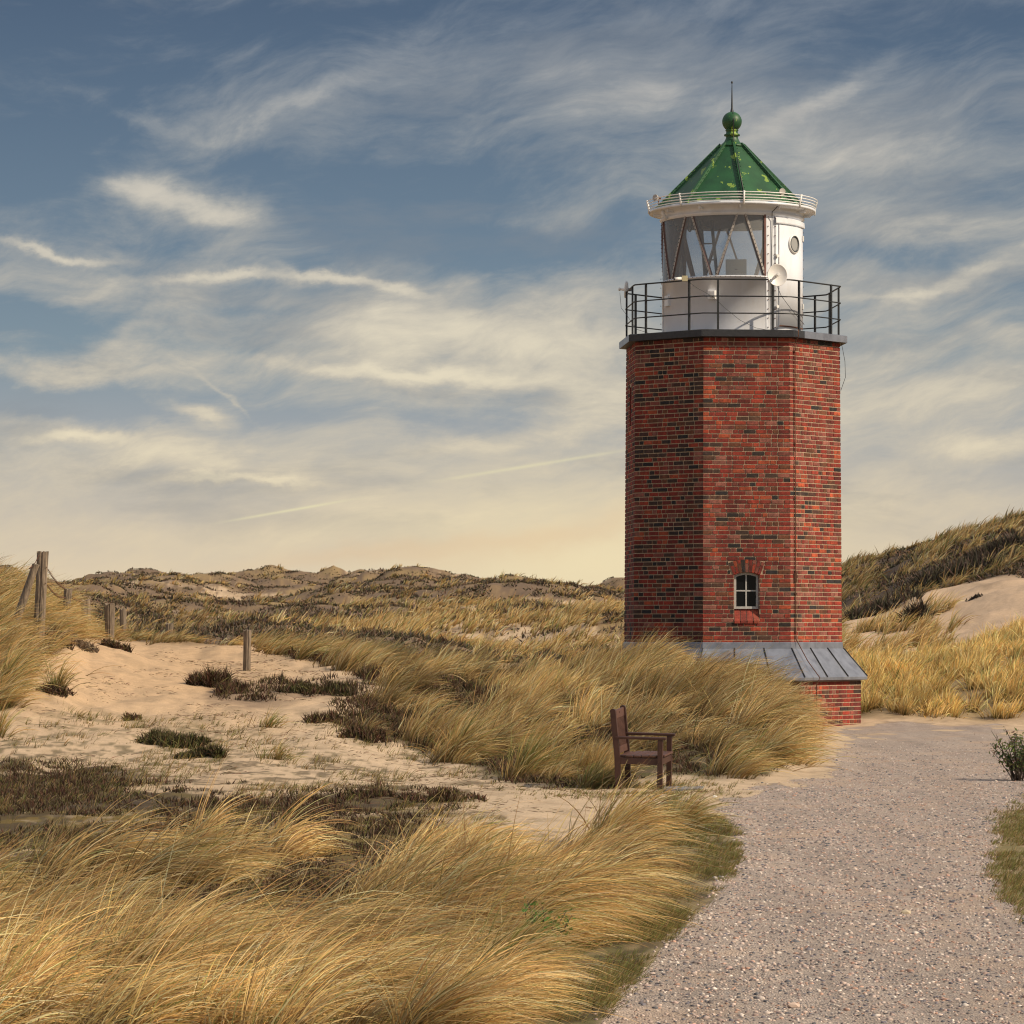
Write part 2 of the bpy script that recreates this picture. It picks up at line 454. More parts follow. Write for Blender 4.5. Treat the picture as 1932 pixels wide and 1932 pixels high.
POLY = {
    'gravel': [(1090, 1960), (1165, 1870), (1235, 1790), (1300, 1725), (1352, 1660), (1388, 1590), (1362, 1530), (1395, 1500), (1490, 1482), (1572, 1462),
               (1592, 1410), (1592, 1372), (1760, 1366), (1862, 1374), (1950, 1392), (2300, 1400), (2300, 2200), (1000, 2200)],
    'verge': [(2300, 1420), (1950, 1490), (1900, 1525), (1885, 1590), (1872, 1640), (1895, 1690), (1950, 1750), (2300, 1880)],
    'fore': [(-400, 1775), (0, 1765), (180, 1780), (330, 1800), (500, 1815), (620, 1790), (690, 1700), (760, 1625), (900, 1625), (1010, 1660), (1090, 1650), (1130, 1600), (1175, 1600), (1165, 1680), (1100, 1745),
             (1020, 1810), (950, 1880), (890, 1960), (780, 2400), (-800, 2400)],
    'arcs': [(-300, 1640), (0, 1630), (280, 1605), (460, 1598), (610, 1612), (600, 1660), (420, 1665), (300, 1690), (150, 1720), (-300, 1750)],
    'darkmid': [(600, 1235), (760, 1222), (900, 1222), (1130, 1228), (1200, 1262), (1150, 1300), (1000, 1300), (900, 1350), (820, 1340), (760, 1300), (660, 1262)],
    'scrubby': [(620, 1330), (700, 1290), (800, 1330), (840, 1390), (830, 1425), (730, 1395), (650, 1380)],
    'heath': [(-400, 1455), (60, 1440), (190, 1450), (330, 1480), (520, 1505), (700, 1492), (880, 1500), (830, 1545), (780, 1610), (700, 1700), (620, 1800), (300, 1810), (-400, 1790)],
    'bare': [(640, 1640), (800, 1620), (960, 1650), (1010, 1710), (960, 1770), (850, 1770), (700, 1730)],
    'mid': [(500, 1222), (640, 1208), (1180, 1230), (1480, 1240), (1490, 1310), (1505, 1370), (1500, 1432), (1430, 1466), (1330, 1462), (1250, 1452), (1170, 1488),
            (1060, 1488), (960, 1474), (870, 1440), (810, 1425), (730, 1395), (660, 1380), (690, 1330), (740, 1300), (660, 1262), (560, 1240)],
    'greenedge': [(1260, 1505), (1340, 1535), (1400, 1580), (1395, 1620), (1350, 1690), (1270, 1760), (1190, 1850), (1110, 1960), (880, 1960), (1000, 1830), (1130, 1720), (1200, 1600)],
    'moundsand': [(470, 1235), (600, 1240), (690, 1285), (640, 1300), (560, 1310), (400, 1300), (420, 1260)],
    'leftgrass': [(-300, 1060), (60, 1060), (110, 1150), (180, 1180), (120, 1225), (70, 1240), (60, 1290), (10, 1340), (-300, 1400)],
    'crest': [(100, 1150), (260, 1165), (330, 1200), (480, 1215), (330, 1216), (200, 1205), (110, 1200)],
    'track': [(200, 1220), (400, 1225), (385, 1300), (520, 1345), (720, 1420), (900, 1490), (1120, 1500), (1130, 1560), (980, 1545), (820, 1480), (600, 1410), (420, 1362), (260, 1340), (180, 1260)],
    'bankheath': [(380, 1290), (450, 1282), (560, 1290), (700, 1288), (690, 1312), (570, 1320), (520, 1332), (470, 1338), (390, 1325)],
    'redheath': [(-200, 1468), (60, 1470), (180, 1460), (200, 1490), (90, 1530), (-200, 1530)],
}


def pm(name, soft=8.0, amp=14.0, px=None, py=None, X=None, Y=None, seed=0):
    n = (fbm(X * 1.7, Y * 1.1, 40 + seed, 4) - .5) * 2
    return sstep(-soft, soft, sdpoly(px, py, POLY[name]) + n * amp)


# ---- ground colour per vertex
near = 1 - sstep(62, 66, DD)
nearL = 1 - sstep(68, 76, DD)
kw = dict(px=sx, py=sy, X=GX, Y=GY)
SAND = np.array([.51, .355, .215]); SANDW = np.array([.51, .395, .275])
n1 = fbm(GX * .35, GY * .2, 50, 4); n2 = fbm(GX * 3, GY * 2, 60, 4); n3 = fbm(GX * 9, GY * 6, 70, 3)


def mixc(c, col, w):
    return c * (1 - w[..., None]) + np.array(col) * w[..., None]


C = np.ones(GX.shape + (3,)) * SAND
C = mixc(C, SANDW, sstep(400, 700, sx) * .6)
C = mixc(C, SANDW, sstep(1290, 1420, sy) * near * .7)
C = mixc(C, (.30, .22, .14), sstep(.52, .68, n2) * .35)
# scattered moss and litter on the open sand
band = sstep(1300, 1400, sy) * (1 - sstep(1700, 1750, sy)) * near * (1 - sstep(760, 900, sx - (sy - 1400) * 1.6)) 
trk = pm('track', 14, 16, **kw, seed=14) * near
band = band * (1 - trk)
C = mixc(C, (.13, .11, .05), sstep(.55, .67, .4 * n2 + .6 * n3 + .06 * band) * .7 * np.clip(band, 0, 1))
lit = sstep(1380, 1450, sy) * np.clip(band, 0, 1)
C = mixc(C, (.17, .125, .085), sstep(.50, .62, n3 * .5 + n2 * .5) * .6 * lit)
C = mixc(C, (.20, .14, .095), pm('bankheath', 10, 14, **kw, seed=15) * near * .7)
mh = pm('heath', 18, 30, **kw, seed=1) * near
heathc = np.array([.085, .06, .035]) * (1 - sstep(.45, .6, n1)[..., None]) + np.array([.15, .105, .03]) * sstep(.45, .6, n1)[..., None]
hw = mh * (1 - sstep(.56, .62, fbm(GX * 1.1, GY * .55, 81, 4)) * .85 * sstep(1660, 1600, sy))
C = C * (1 - hw[..., None]) + heathc * hw[..., None]
C = mixc(C, (.15, .115, .035), hw * sstep(.5, .62, n2) * .5)
C = mixc(C, (.34, .27, .19), hw * sstep(.55, .66, n3 * .5 + n1 * .5) * .6)
C = mixc(C, (.05, .035, .022), hw * sstep(.5, .6, fbm(GX * 4, GY * 2.2, 73, 3)) * .7)
mg = np.maximum(pm('mid', 10, 10, **kw, seed=2) * (1 - sstep(70, 76, DD)) * (1 - near * 0), pm('fore', 12, 14, **kw, seed=3) * near)
C = mixc(C, (.075, .055, .028), mg * .93)
C = mixc(C, (.08, .08, .022), mg * sstep(.5, .6, n2) * .7)
ml = np.maximum(pm('leftgrass', 8, 8, **kw, seed=5), pm('crest', 6, 6, **kw, seed=6)) * (1 - sstep(74, 80, DD)) * sstep(40, 45, DD)
C = mixc(C, (.16, .11, .055), ml * .85)
me_ = pm('greenedge', 22, 36, **kw, seed=7) * near
C = mixc(C, (.10, .095, .032), me_ * .9)
C = mixc(C, (.24, .18, .10), me_ * sstep(.46, .56, n3 * .6 + n2 * .4) * .75)
C = mixc(C, (.06, .045, .025), me_ * sstep(.52, .62, fbm(GX * 5, GY * 3, 72, 3)) * .7)
mgv = pm('gravel', 12, 40, **kw, seed=8) * near
mv = pm('verge', 26, 36, **kw, seed=9) * near
mgv = mgv * (1 - mv) * (1 - .9 * me_)
C = mixc(C, (.14, .12, .04), mv * .85)
C = mixc(C, (.36, .27, .17), mv * sstep(.5, .6, n2) * .6)
ro_ = sstep(2040, 2120, sx + (n2 - .5) * 120) * (DD < 110)
C = mixc(C, (.20, .155, .075), ro_ * .85)
C = mixc(C, (.10, .075, .035), ro_ * sstep(.5, .6, n3 * .5 + n2 * .5) * .7)
mgv = mgv * (1 - ro_)
# right bank, dunes beyond
bank = sstep(64, 66.5, DD) * sstep(1540, 1600, sx)
bb = bank * (1 - sstep(83, 86, DD))
C = mixc(C, (.17, .125, .05), bb * .8)
C = mixc(C, (.34, .26, .16), bb * sstep(.5, .62, n2) * .5)
# far left / centre dune field
far = sstep(76, 84, DD) * (1 - sstep(1520, 1570, sx))
def darkfield(x, y, px, py):
    p_ = fbm(x * .10, y * .055, 90, 5); q_ = fbm(x * .5, y * .25, 95, 4)
    w = .06 + .15 * sstep(1150, 1115, py) - .20 * sstep(1125, 1150, py) * sstep(520, 700, px) + .12 * sstep(600, 420, px)
    w = w + .5 * np.exp(-((x + 7.0) / 2.8) ** 2 - ((y - 96) / 8) ** 2) + .5 * np.exp(-((x + 3.2) / 1.9) ** 2 - ((y - 91) / 6) ** 2)
    w = w + .4 * np.exp(-((x - 1.2) / 2.0) ** 2 - ((y - 117) / 7) ** 2) + .4 * np.exp(-((x - 3.6) / 1.6) ** 2 - ((y - 107) / 6) ** 2)
    return sstep(.47, .56, p_ + w + (q_ - .5) * .35)


p2 = fbm(GX * .5, GY * .25, 95, 4); p3 = fbm(GX * 2.4, GY * 1.1, 97, 4)
darkness = darkfield(GX, GY, sx, sy)
FARC = mixc(np.ones(GX.shape + (3,)) * np.array([.50, .375, .25]), (.27, .19, .11), sstep(.42, .60, p3) * .8)
FARC = mixc(FARC, (.10, .07, .05), sstep(.57, .68, p3) * .8)
FARC = mixc(FARC, (.11, .072, .048), darkness * .85)
FARC = mixc(FARC, (.26, .18, .10), darkness * sstep(.5, .62, p3) * .7)
FARC = mixc(FARC, (.33, .235, .11), sstep(.52, .66, p2) * .65)
C = C * (1 - far[..., None]) + FARC * far[..., None]
fr = sstep(84, 90, DD) * sstep(1540, 1600, sx)
# sandy blowout on the right-hand dune
blow = sstep(-6, 10, sdpoly(sx, sy, [(1500, 1172), (1600, 1165), (1700, 1150), (1740, 1115), (1790, 1100), (1932, 1098), (2300, 1080), (2300, 1000), (2150, 1060), (1960, 1068), (1932, 1092), (1820, 1095), (2300, 1300), (1500, 1300)]) + (p2 - .5) * 20)
blow = np.maximum(blow, 1 - sstep(108, 116, DD + (p2 - .5) * 14))
dr = mixc(np.ones(GX.shape + (3,)) * np.array([.10, .07, .05]), (.36, .26, .17), sstep(.54, .66, p2) * .8)
dr = dr * (1 - blow[..., None]) + np.array([.55, .40, .27]) * blow[..., None]
C = C * (1 - fr[..., None]) + dr * fr[..., None]

nR, nC = GX.shape
V = np.stack([GX, GY, GZ], -1).reshape(-1, 3)
idx = np.arange(nR * nC).reshape(nR, nC)
q = np.stack([idx[:-1, :-1], idx[:-1, 1:], idx[1:, 1:], idx[1:, :-1]], -1).reshape(-1, 4)


def mat_ground():
    m, nt, N, L, b = new_mat('dune_ground')
    at = N.new('ShaderNodeAttribute'); at.attribute_name = 'Col'
    gm = N.new('ShaderNodeAttribute'); gm.attribute_name = 'gravel'
    geo = N.new('ShaderNodeNewGeometry')

    def noise(scale, det=6, rough=.6, off=0):
        n = N.new('ShaderNodeTexNoise'); n.inputs['Scale'].default_value = scale; n.inputs['Detail'].default_value = det
        n.inputs['Roughness'].default_value = rough
        L.new(geo.outputs['Position'], n.inputs['Vector']); return n

    def rng_(src, a, b_, c=0, d=1):
        r = N.new('ShaderNodeMapRange'); r.inputs['From Min'].default_value = a; r.inputs['From Max'].default_value = b_
        r.inputs['To Min'].default_value = c; r.inputs['To Max'].default_value = d
        L.new(src, r.inputs['Value']); return r.outputs[0]

    def mix(f, a, b_):
        x = N.new('ShaderNodeMix'); x.data_type = 'RGBA'
        if isinstance(f, float): x.inputs['Factor'].default_value = f
        else: L.new(f, x.inputs['Factor'])
        for s_, k_ in ((a, 'A'), (b_, 'B')):
            if isinstance(s_, tuple): x.inputs[k_].default_value = s_
            else: L.new(s_, x.inputs[k_])
        return x.outputs['Result']

    def scale(colr, f):
        s_ = N.new('ShaderNodeVectorMath'); s_.operation = 'SCALE'; L.new(colr, s_.inputs[0]); L.new(f, s_.inputs['Scale']); return s_.outputs[0]
    nA = noise(45, 8, .75); nB = noise(6, 8, .7); nC_ = noise(150, 3, .6)
    c = scale(at.outputs['Color'], rng_(nA.outputs['Fac'], .3, .7, .78, 1.2))
    c = scale(c, rng_(nB.outputs['Fac'], .3, .7, .86, 1.13))
    # twigs and specks
    c = mix(rng_(nC_.outputs['Fac'], .69, .75, 0, .55), c, (.06, .04, .03, 1))
    # gravel
    vo = N.new('ShaderNodeTexVoronoi'); vo.inputs['Scale'].default_value = 78; vo.inputs['Randomness'].default_value = 1
    L.new(geo.outputs['Position'], vo.inputs['Vector'])
    sp = N.new('ShaderNodeSeparateColor'); L.new(vo.outputs['Color'], sp.inputs[0])
    cr = N.new('ShaderNodeValToRGB'); e = cr.color_ramp
    pal = [(0, (.10, .095, .11)), (.10, (.24, .21, .21)), (.25, (.43, .35, .29)), (.45, (.56, .45, .37)), (.65, (.49, .41, .355)), (.82, (.56, .44, .37)), (.95, (.62, .52, .45)), (1, (.72, .66, .60))]
    e.elements[0].position = 0; e.elements[0].color = (*pal[0][1], 1)
    e.elements[1].position = 1; e.elements[1].color = (*pal[-1][1], 1)
    for p_, c_ in pal[1:-1]:
        q_ = e.elements.new(p_); q_.color = (*c_, 1)
    L.new(sp.outputs[0], cr.inputs[0])
    v2 = N.new('ShaderNodeTexVoronoi'); v2.inputs['Scale'].default_value = 95
    L.new(geo.outputs['Position'], v2.inputs['Vector'])
    s2 = N.new('ShaderNodeSeparateColor'); L.new(v2.outputs['Color'], s2.inputs[0])
    gcol = mix(rng_(s2.outputs[1], .2, .8, 0, .55), cr.outputs[0], (.47, .40, .34, 1))
    edge = rng_(vo.outputs['Distance'], .35, .75, 1, .7)
    gcol = scale(gcol, edge)
    gcol = scale(gcol, rng_(nB.outputs['Fac'], .3, .7, .78, 1.05))
    mpT = N.new('ShaderNodeMapping'); mpT.inputs['Scale'].default_value = (2.6, .22, 1); L.new(geo.outputs['Position'], mpT.inputs[0])
    nT = noise(1, 5, .6); L.new(mpT.outputs[0], nT.inputs['Vector'])
    gcol = scale(gcol, rng_(nT.outputs['Fac'], .35, .65, .84, 1.1))
    nD = noise(.9, 5, .6)
    gcol = mix(rng_(nD.outputs['Fac'], .5, .66, 0, .45), gcol, (.52, .37, .255, 1))
    gadd = N.new('ShaderNodeMath'); gadd.operation = 'ADD'; L.new(gm.outputs['Fac'], gadd.inputs[0])
    L.new(rng_(nA.outputs['Fac'], .2, .8, -.3, .3), gadd.inputs[1])
    gf = rng_(gadd.outputs[0], .42, .58)
    c = mix(gf, c, gcol)
    L.new(c, b.inputs['Base Color']); b.inputs['Roughness'].default_value = .92
    b.inputs['Specular IOR Level'].default_value = .25
    # bumps: pebbles where gravel, ripples and grain elsewhere
    wv = N.new('ShaderNodeTexWave'); wv.inputs['Scale'].default_value = 2.2; wv.inputs['Distortion'].default_value = 6; wv.inputs['Detail'].default_value = 3
    mp = N.new('ShaderNodeMapping'); mp.inputs['Rotation'].default_value = (0, 0, 1.2); L.new(geo.outputs['Position'], mp.inputs[0]); L.new(mp.outputs[0], wv.inputs['Vector'])
    h1 = N.new('ShaderNodeMath'); h1.operation = 'MULTIPLY_ADD'; L.new(wv.outputs['Fac'], h1.inputs[0]); h1.inputs[1].default_value = .45
    L.new(nA.outputs['Fac'], h1.inputs[2])
    hv = rng_(vo.outputs['Distance'], 0, .8, 1.3, 0)
    vf = N.new('ShaderNodeTexVoronoi'); vf.inputs['Scale'].default_value = 3.2; vf.feature = 'SMOOTH_F1'; L.new(geo.outputs['Position'], vf.inputs['Vector'])
    h2 = N.new('ShaderNodeMath'); h2.operation = 'MULTIPLY_ADD'; L.new(rng_(vf.outputs['Distance'], .05, .32, 0, 1), h2.inputs[0]); h2.inputs[1].default_value = 1.6; L.new(h1.outputs[0], h2.inputs[2]); h1 = h2
    hm = N.new('ShaderNodeMix'); hm.data_type = 'FLOAT'; L.new(gf, hm.inputs['Factor']); L.new(h1.outputs[0], hm.inputs['A']); L.new(hv, hm.inputs['B'])
    bp = N.new('ShaderNodeBump'); bp.inputs['Strength'].default_value = .7; bp.inputs['Distance'].default_value = .010
    L.new(hm.outputs['Result'], bp.inputs['Height']); L.new(bp.outputs[0], b.inputs['Normal'])
    return m


M['ground'] = mat_ground()
gr = np_mesh('ground', V, q, C.reshape(-1, 3), M['ground'], smooth=True)
ga = gr.data.attributes.new('gravel', 'FLOAT', 'POINT'); ga.data.foreach_set('value', mgv.ravel().astype(np.float32))
tag(gr, kind='structure')


# ------------------------------------------------------------------ vegetation
def blades(roots, length, az, th0, th1, width, c0, c1, segs=5, power=1.0, droop=None):
    """curved tapering ribbons; az: direction of lean (0 = +x), th: angle from vertical"""
    n = len(roots)
    t = np.linspace(0, 1, segs + 1)
    tm = (t[:-1] + t[1:]) / 2
    th = th0[:, None] + (th1 - th0)[:, None] * tm[None, :] ** power
    dl = (length / segs)[:, None]
    h = np.concatenate([np.zeros((n, 1)), np.cumsum(np.sin(th) * dl, 1)], 1)
    v = np.concatenate([np.zeros((n, 1)), np.cumsum(np.cos(th) * dl, 1)], 1)
    d = np.stack([np.cos(az), np.sin(az), np.zeros(n)], 1)
    bvec = np.stack([-np.sin(az), np.cos(az), np.zeros(n)], 1)
    thv = np.concatenate([th, th[:, -1:]], 1)
    psi = rng.uniform(0, math.pi, n)
    nrm = d[:, None, :] * np.cos(thv)[..., None] + np.array([0, 0, -1.0]) * np.sin(thv)[..., None]
    side = nrm * np.cos(psi)[:, None, None] + bvec[:, None, :] * np.sin(psi)[:, None, None]
    sway = (rng.normal(0, .05, n) * length)[:, None] * (t ** 2)[None, :]
    Pc = roots[:, None, :] + d[:, None, :] * h[..., None] + np.array([0, 0, 1.0]) * v[..., None] + bvec[:, None, :] * sway[..., None]
    w = width[:, None] * np.clip(1.05 - t ** 1.6, .08, 1)[None, :] * .5
    A_ = Pc - side * w[..., None]; B_ = Pc + side * w[..., None]
    Vv = np.stack([A_, B_], 2).reshape(-1, 3)
    base = (np.arange(n) * (segs + 1) * 2)[:, None] + (np.arange(segs) * 2)[None, :]
    Fv = np.stack([base, base + 1, base + 3, base + 2], -1).reshape(-1, 4)
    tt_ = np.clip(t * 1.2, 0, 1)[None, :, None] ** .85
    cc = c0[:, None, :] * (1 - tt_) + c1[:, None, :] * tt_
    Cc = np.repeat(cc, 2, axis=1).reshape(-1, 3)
    return Vv, Fv, Cc


def merge(parts):
    Vs, Fs, Cs = [], [], []; off = 0
    for v, f, c in parts:
        Vs.append(v); Fs.append(f + off); Cs.append(c); off += len(v)
    return np.concatenate(Vs), np.concatenate(Fs), np.concatenate(Cs)


def scatter(n, pxr, Dr, dens, even=False):
    """uniform on plan area, thinned by dens(px, py, x, y, D) in 0..1"""
    out = []
    got = 0; tries = 0
    while got < n and tries < 60:
        m_ = int(n * 1.6) + 100
        D = np.exp(rng.uniform(math.log(Dr[0]), math.log(Dr[1]), m_)) if even else np.sqrt(rng.uniform(Dr[0] ** 2, Dr[1] ** 2, m_))
        px = rng.uniform(pxr[0], pxr[1], m_)
        x = (px - XC) / F * D
        z = height(x, D)
        py = YH + (EYE - z) / D * F
        keep = rng.uniform(0, 1, m_) < dens(px, py, x, D, D)
        if keep.sum():
            out.append(np.stack([x, D, z], 1)[keep]); got += keep.sum()
        tries += 1
    return np.concatenate(out)[:n] if out else np.zeros((0, 3))


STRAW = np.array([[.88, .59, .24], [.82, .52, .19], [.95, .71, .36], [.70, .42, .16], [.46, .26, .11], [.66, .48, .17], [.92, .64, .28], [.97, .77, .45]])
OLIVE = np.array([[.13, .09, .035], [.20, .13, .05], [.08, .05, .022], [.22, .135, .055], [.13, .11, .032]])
GREEN = np.array([[.22, .26, .07], [.30, .32, .09], [.16, .18, .05]])


def pick(pal, n, jit=.15):
    c = pal[rng.integers(0, len(pal), n)]
    return np.clip(c * (1 + rng.normal(0, jit, (n, 1))), .01, .9)


def tussocks(centres, nb, radius, length, width, wind=0.0, lean=.55, tips=STRAW, roots_c=OLIVE, green=.15, segs=5, spread=.55, tone=None, th1m=1.45):
    """centres (k,3); nb blades for each"""
    k_ = len(centres)
    ci = np.repeat(np.arange(k_), nb)
    n = len(ci)
    rr = np.abs(rng.normal(0, 1, n)) * .6 * radius[ci]; ra = rng.uniform(0, 2 * math.pi, n)
    ox = rr * np.cos(ra); oy = rr * np.sin(ra)
    c = centres[ci].copy(); c[:, 0] += ox; c[:, 1] += oy
    c[:, 2] = height(c[:, 0], c[:, 1]) - .01
    tl = rng.normal(0, .14, k_)[ci]; taz = rng.normal(0, .22, k_)[ci]
    # combine outward splay with the wind
    wind = wind[ci] if isinstance(wind, np.ndarray) else wind; lean = lean[ci] if isinstance(lean, np.ndarray) else lean
    wx = np.cos(wind + taz) * lean; wy = np.sin(wind + taz) * lean
    sx_ = ox / (radius[ci] + 1e-6) * spread + rng.normal(0, .12, n); sy_ = oy / (radius[ci] + 1e-6) * spread + rng.normal(0, .12, n)
    dx = wx + sx_; dy = wy + sy_
    az0 = np.arctan2(dy, dx)
    mag = np.hypot(dx, dy)
    th0 = np.clip(.10 + mag * .40 + rng.normal(0, .13, n), 0, 1.2)
    # tips bend down wind
    azm = np.arctan2(dy * .55 + wy * .8, dx * .55 + wx * .8) + rng.normal(0, .16, n)
    stray = rng.uniform(0, 1, n) < .09
    azm[stray] += rng.normal(0, 1.1, stray.sum())
    th1 = np.clip(th0 + (th1m - .55) * (.35 + mag) + tl + rng.normal(0, .16, n), th0, 2.0)
    ln = length[ci] * np.clip(rng.normal(.8, .27, n), .2, 1.35)
    wd = width[ci] * rng.uniform(.7, 1.3, n)
    c1 = pick(tips, n); c0 = pick(roots_c, n)
    g = rng.uniform(0, 1, n) < green
    c1[g] = pick(GREEN, n)[g] * 1.1
    if tone is not None:
        c1 = c1 * tone[ci][:, None]; c0 = c0 * tone[ci][:, None]
    return blades(c, ln, azm, th0, th1, wd, c0, c1, segs)


def sprigs(centres, nb, radius, hgt, width, pal, segs=2, tilt=.7):
    k_ = len(centres); ci = np.repeat(np.arange(k_), nb); n = len(ci)
    rr = np.sqrt(rng.uniform(0, 1, n)) * radius[ci]; ra = rng.uniform(0, 2 * math.pi, n)
    c = centres[ci].copy(); c[:, 0] += rr * np.cos(ra); c[:, 1] += rr * np.sin(ra)
    dome = (1 - (rr / (radius[ci] + 1e-6)) ** 2)
    c[:, 2] = height(c[:, 0], c[:, 1]) + dome * hgt[ci] * .55 - .01
    az = rng.uniform(0, 2 * math.pi, n); th0 = rng.uniform(0, tilt, n); th1 = th0 + rng.uniform(-.2, .8, n)
    c1 = pick(pal, n, .3); c0 = c1 * .4
    return blades(c, hgt[ci] * rng.uniform(.4, 1.1, n), az, th0, th1, width[ci] * rng.uniform(.6, 1.4, n), c0, c1, segs)


def wdens(name, soft=8, amp=12, seed=0):
    return lambda px, py, x, y, D: pm(name, soft, amp, px=px, py=py, X=x, Y=y, seed=seed)


def stuff(name, parts, mat, label, cat):
    v, f, c = merge(parts)
    o = np_mesh(name, v, f, c, mat)
    return tag(o, label, cat, kind='stuff')


# --- foreground wind-blown marram
def d_fore(px, py, x, y, D):
    d = wdens('fore', 8, 14, 3)(px, py, x, y, D)
    ar = wdens('arcs', 8, 10, 4)(px, py, x, y, D)
    gap = sstep(.52, .42, fbm(x * 1.5, y * .7, 300, 3))
    return np.maximum(d * (1 - .75 * gap * sstep(1900, 1760, py)) * (1 - .45 * gap), ar * .07)


cc = scatter(690, (-260, 1350), (14.2, 33), d_fore)
tone = .55 + 1.0 * fbm(cc[:, 0] * 1.5, cc[:, 1] * .8, 310, 3)
tone *= rng.uniform(.6, 1.25, len(cc))
k_ = len(cc)
wfl = .15 + (fbm(cc[:, 0] * .9, cc[:, 1] * .5, 777, 2) - .5) * 2.6 + rng.normal(0, .25, len(cc))
lfl = .45 + 1.3 * fbm(cc[:, 0] * 1.1, cc[:, 1] * .5, 778, 2)
g1 = tussocks(cc, rng.integers(90, 190, k_), rng.uniform(.06, .20, k_), rng.uniform(.38, .82, k_) * (1 - .25 * sstep(.45, .6, fbm(cc[:, 0], cc[:, 1] * .5, 779, 2))), cc[:, 1] * .00030 + .0014, wind=wfl, lean=lfl, segs=7, spread=.75, tone=tone, green=.06, th1m=1.5)
g1_info = len(g1[0])
# lower loose litter of blades between the clumps
cl = scatter(5000, (-260, 1340), (14.2, 32), d_fore)
k_ = len(cl)
g1b = blades(cl, rng.uniform(.25, .6, k_), rng.normal(.15, .7, k_), rng.uniform(.3, 1.2, k_), rng.uniform(1.2, 1.9, k_), cl[:, 1] * .00026 + .001, pick(OLIVE, k_), pick(STRAW, k_), 4)
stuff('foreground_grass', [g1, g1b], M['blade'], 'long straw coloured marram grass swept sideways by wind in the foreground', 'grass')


# --- grass mound between sand path and lighthouse
def d_mid(px, py, x, y, D):
    d = wdens('mid', 6, 8, 2)(px, py, x, y, D)
    dark = sstep(.48, .41, fbm(x * .55, y * .3, 320, 3)) * sstep(1330, 1290, py) 
    gap = sstep(.60, .48, fbm(x * .95, y * .45, 330, 3))
    dm = wdens('darkmid', 10, 16, 12)(px, py, x, y, D); sb = wdens('scrubby', 10, 14, 13)(px, py, x, y, D)
    d = d * (1 - .85 * dm) * (1 - .6 * sb)
    chair = sstep(1.25, .9, np.hypot((px - 1222) / 75, (py - 1478) / 34))
    return d * (1 - .8 * dark) * (1 - .93 * gap) * (1 - chair) * (D < 71)


cm = scatter(640, (470, 1620), (37.5, 70), d_mid)
k_ = len(cm)
pxm = XC + F * cm[:, 0] / cm[:, 1]; pym = YH + (EYE - cm[:, 2]) / cm[:, 1] * F
big = np.exp(-(((pxm - 1400) / 170) ** 2)) * sstep(1300, 1380, pym)
lenm = rng.uniform(.36, .86, k_) * (1 - .22 * sstep(1180, 1050, pxm)) * (1 + .12 * big) * (1 - .25 * sstep(1400, 1480, pxm)) * (1 - .35 * sstep(1420, 1480, pym)) 
tone = .5 + .9 * fbm(cm[:, 0] * 1.1, cm[:, 1] * .5, 340, 3)
tone *= rng.uniform(.6, 1.25, len(cm))
wfl = .05 + (fbm(cm[:, 0] * .7, cm[:, 1] * .4, 787, 2) - .5) * 1.8
pxm0 = XC + F * cm[:, 0] / cm[:, 1]
lfl = .25 + .75 * fbm(cm[:, 0] * .8, cm[:, 1] * .4, 788, 2) + .35 * sstep(1180, 1320, pxm0)
# keep away from the tower plinth
TX, TY = 4.15, 64.0
away = np.hypot(cm[:, 0] - TX, cm[:, 1] - TY) > 2.7
cm, lenm, tone, wfl, lfl = cm[away], lenm[away], tone[away], wfl[away], lfl[away]; k_ = len(cm)
g2 = tussocks(cm, rng.integers(85, 150, k_), rng.uniform(.12, .30, k_), lenm, cm[:, 1] * .00020 + .001, wind=wfl, lean=lfl, segs=5, spread=.6, tone=tone, green=.07, th1m=1.5)
cb = scatter(2600, (520, 1600), (38, 68), lambda px, py, x, y, D: wdens('mid', 6, 8, 2)(px, py, x, y, D) * (np.hypot(x - TX, y - TY) > 2.6) * (np.hypot((px - 1222) / 75, (py - 1478) / 34) > 1))
k_ = len(cb)
g2b = blades(cb, rng.uniform(.15, .45, k_), rng.normal(.1, 1.0, k_), rng.uniform(.1, 1.0, k_), rng.uniform(.9, 1.8, k_), cb[:, 1] * .00018 + .001, pick(OLIVE, k_), pick(np.concatenate([STRAW * .7, GREEN]), k_), 4)
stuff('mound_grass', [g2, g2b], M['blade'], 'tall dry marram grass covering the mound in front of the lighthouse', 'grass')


# --- grass on the left hillock and along the sand crest
def d_left(px, py, x, y, D):
    a = wdens('leftgrass', 6, 8, 5)(px, py, x, y, D) * (D < 74)
    b_ = wdens('crest', 5, 5, 6)(px, py, x, y, D) * (D > 60) * (D < 76)
    posts = 1 - .85 * np.exp(-((px - 80) / 70) ** 2) * sstep(50, 51.5, D) * sstep(57, 56, D)
    return np.maximum(a * posts, b_ * .55)


cL = scatter(560, (-160, 500), (46, 76), d_left); k_ = len(cL)
g3 = tussocks(cL, rng.integers(45, 75, k_), rng.uniform(.14, .3, k_), rng.uniform(.45, .75, k_) * (1 - .5 * sstep(56, 60, cL[:, 1]) * sstep(100, 150, XC + F * cL[:, 0] / cL[:, 1])), cL[:, 1] * .0002 + .001, wind=.05, lean=.9, segs=5, spread=.6, tone=.7 + .5 * fbm(cL[:, 0], cL[:, 1] * .5, 350, 3), green=.12)
cR = scatter(160, (480, 720), (60, 70), lambda px, py, x, y, D: wdens('mid', 8, 8, 6)(px, py, x, y, D) + (py < 1235) * (px > 480) * .5); k_ = len(cR)
g3b = tussocks(cR, rng.integers(35, 55, k_), rng.uniform(.12, .25, k_), rng.uniform(.4, .6, k_), cR[:, 1] * .0002 + .001, wind=.0, lean=.9, segs=5, green=.15)
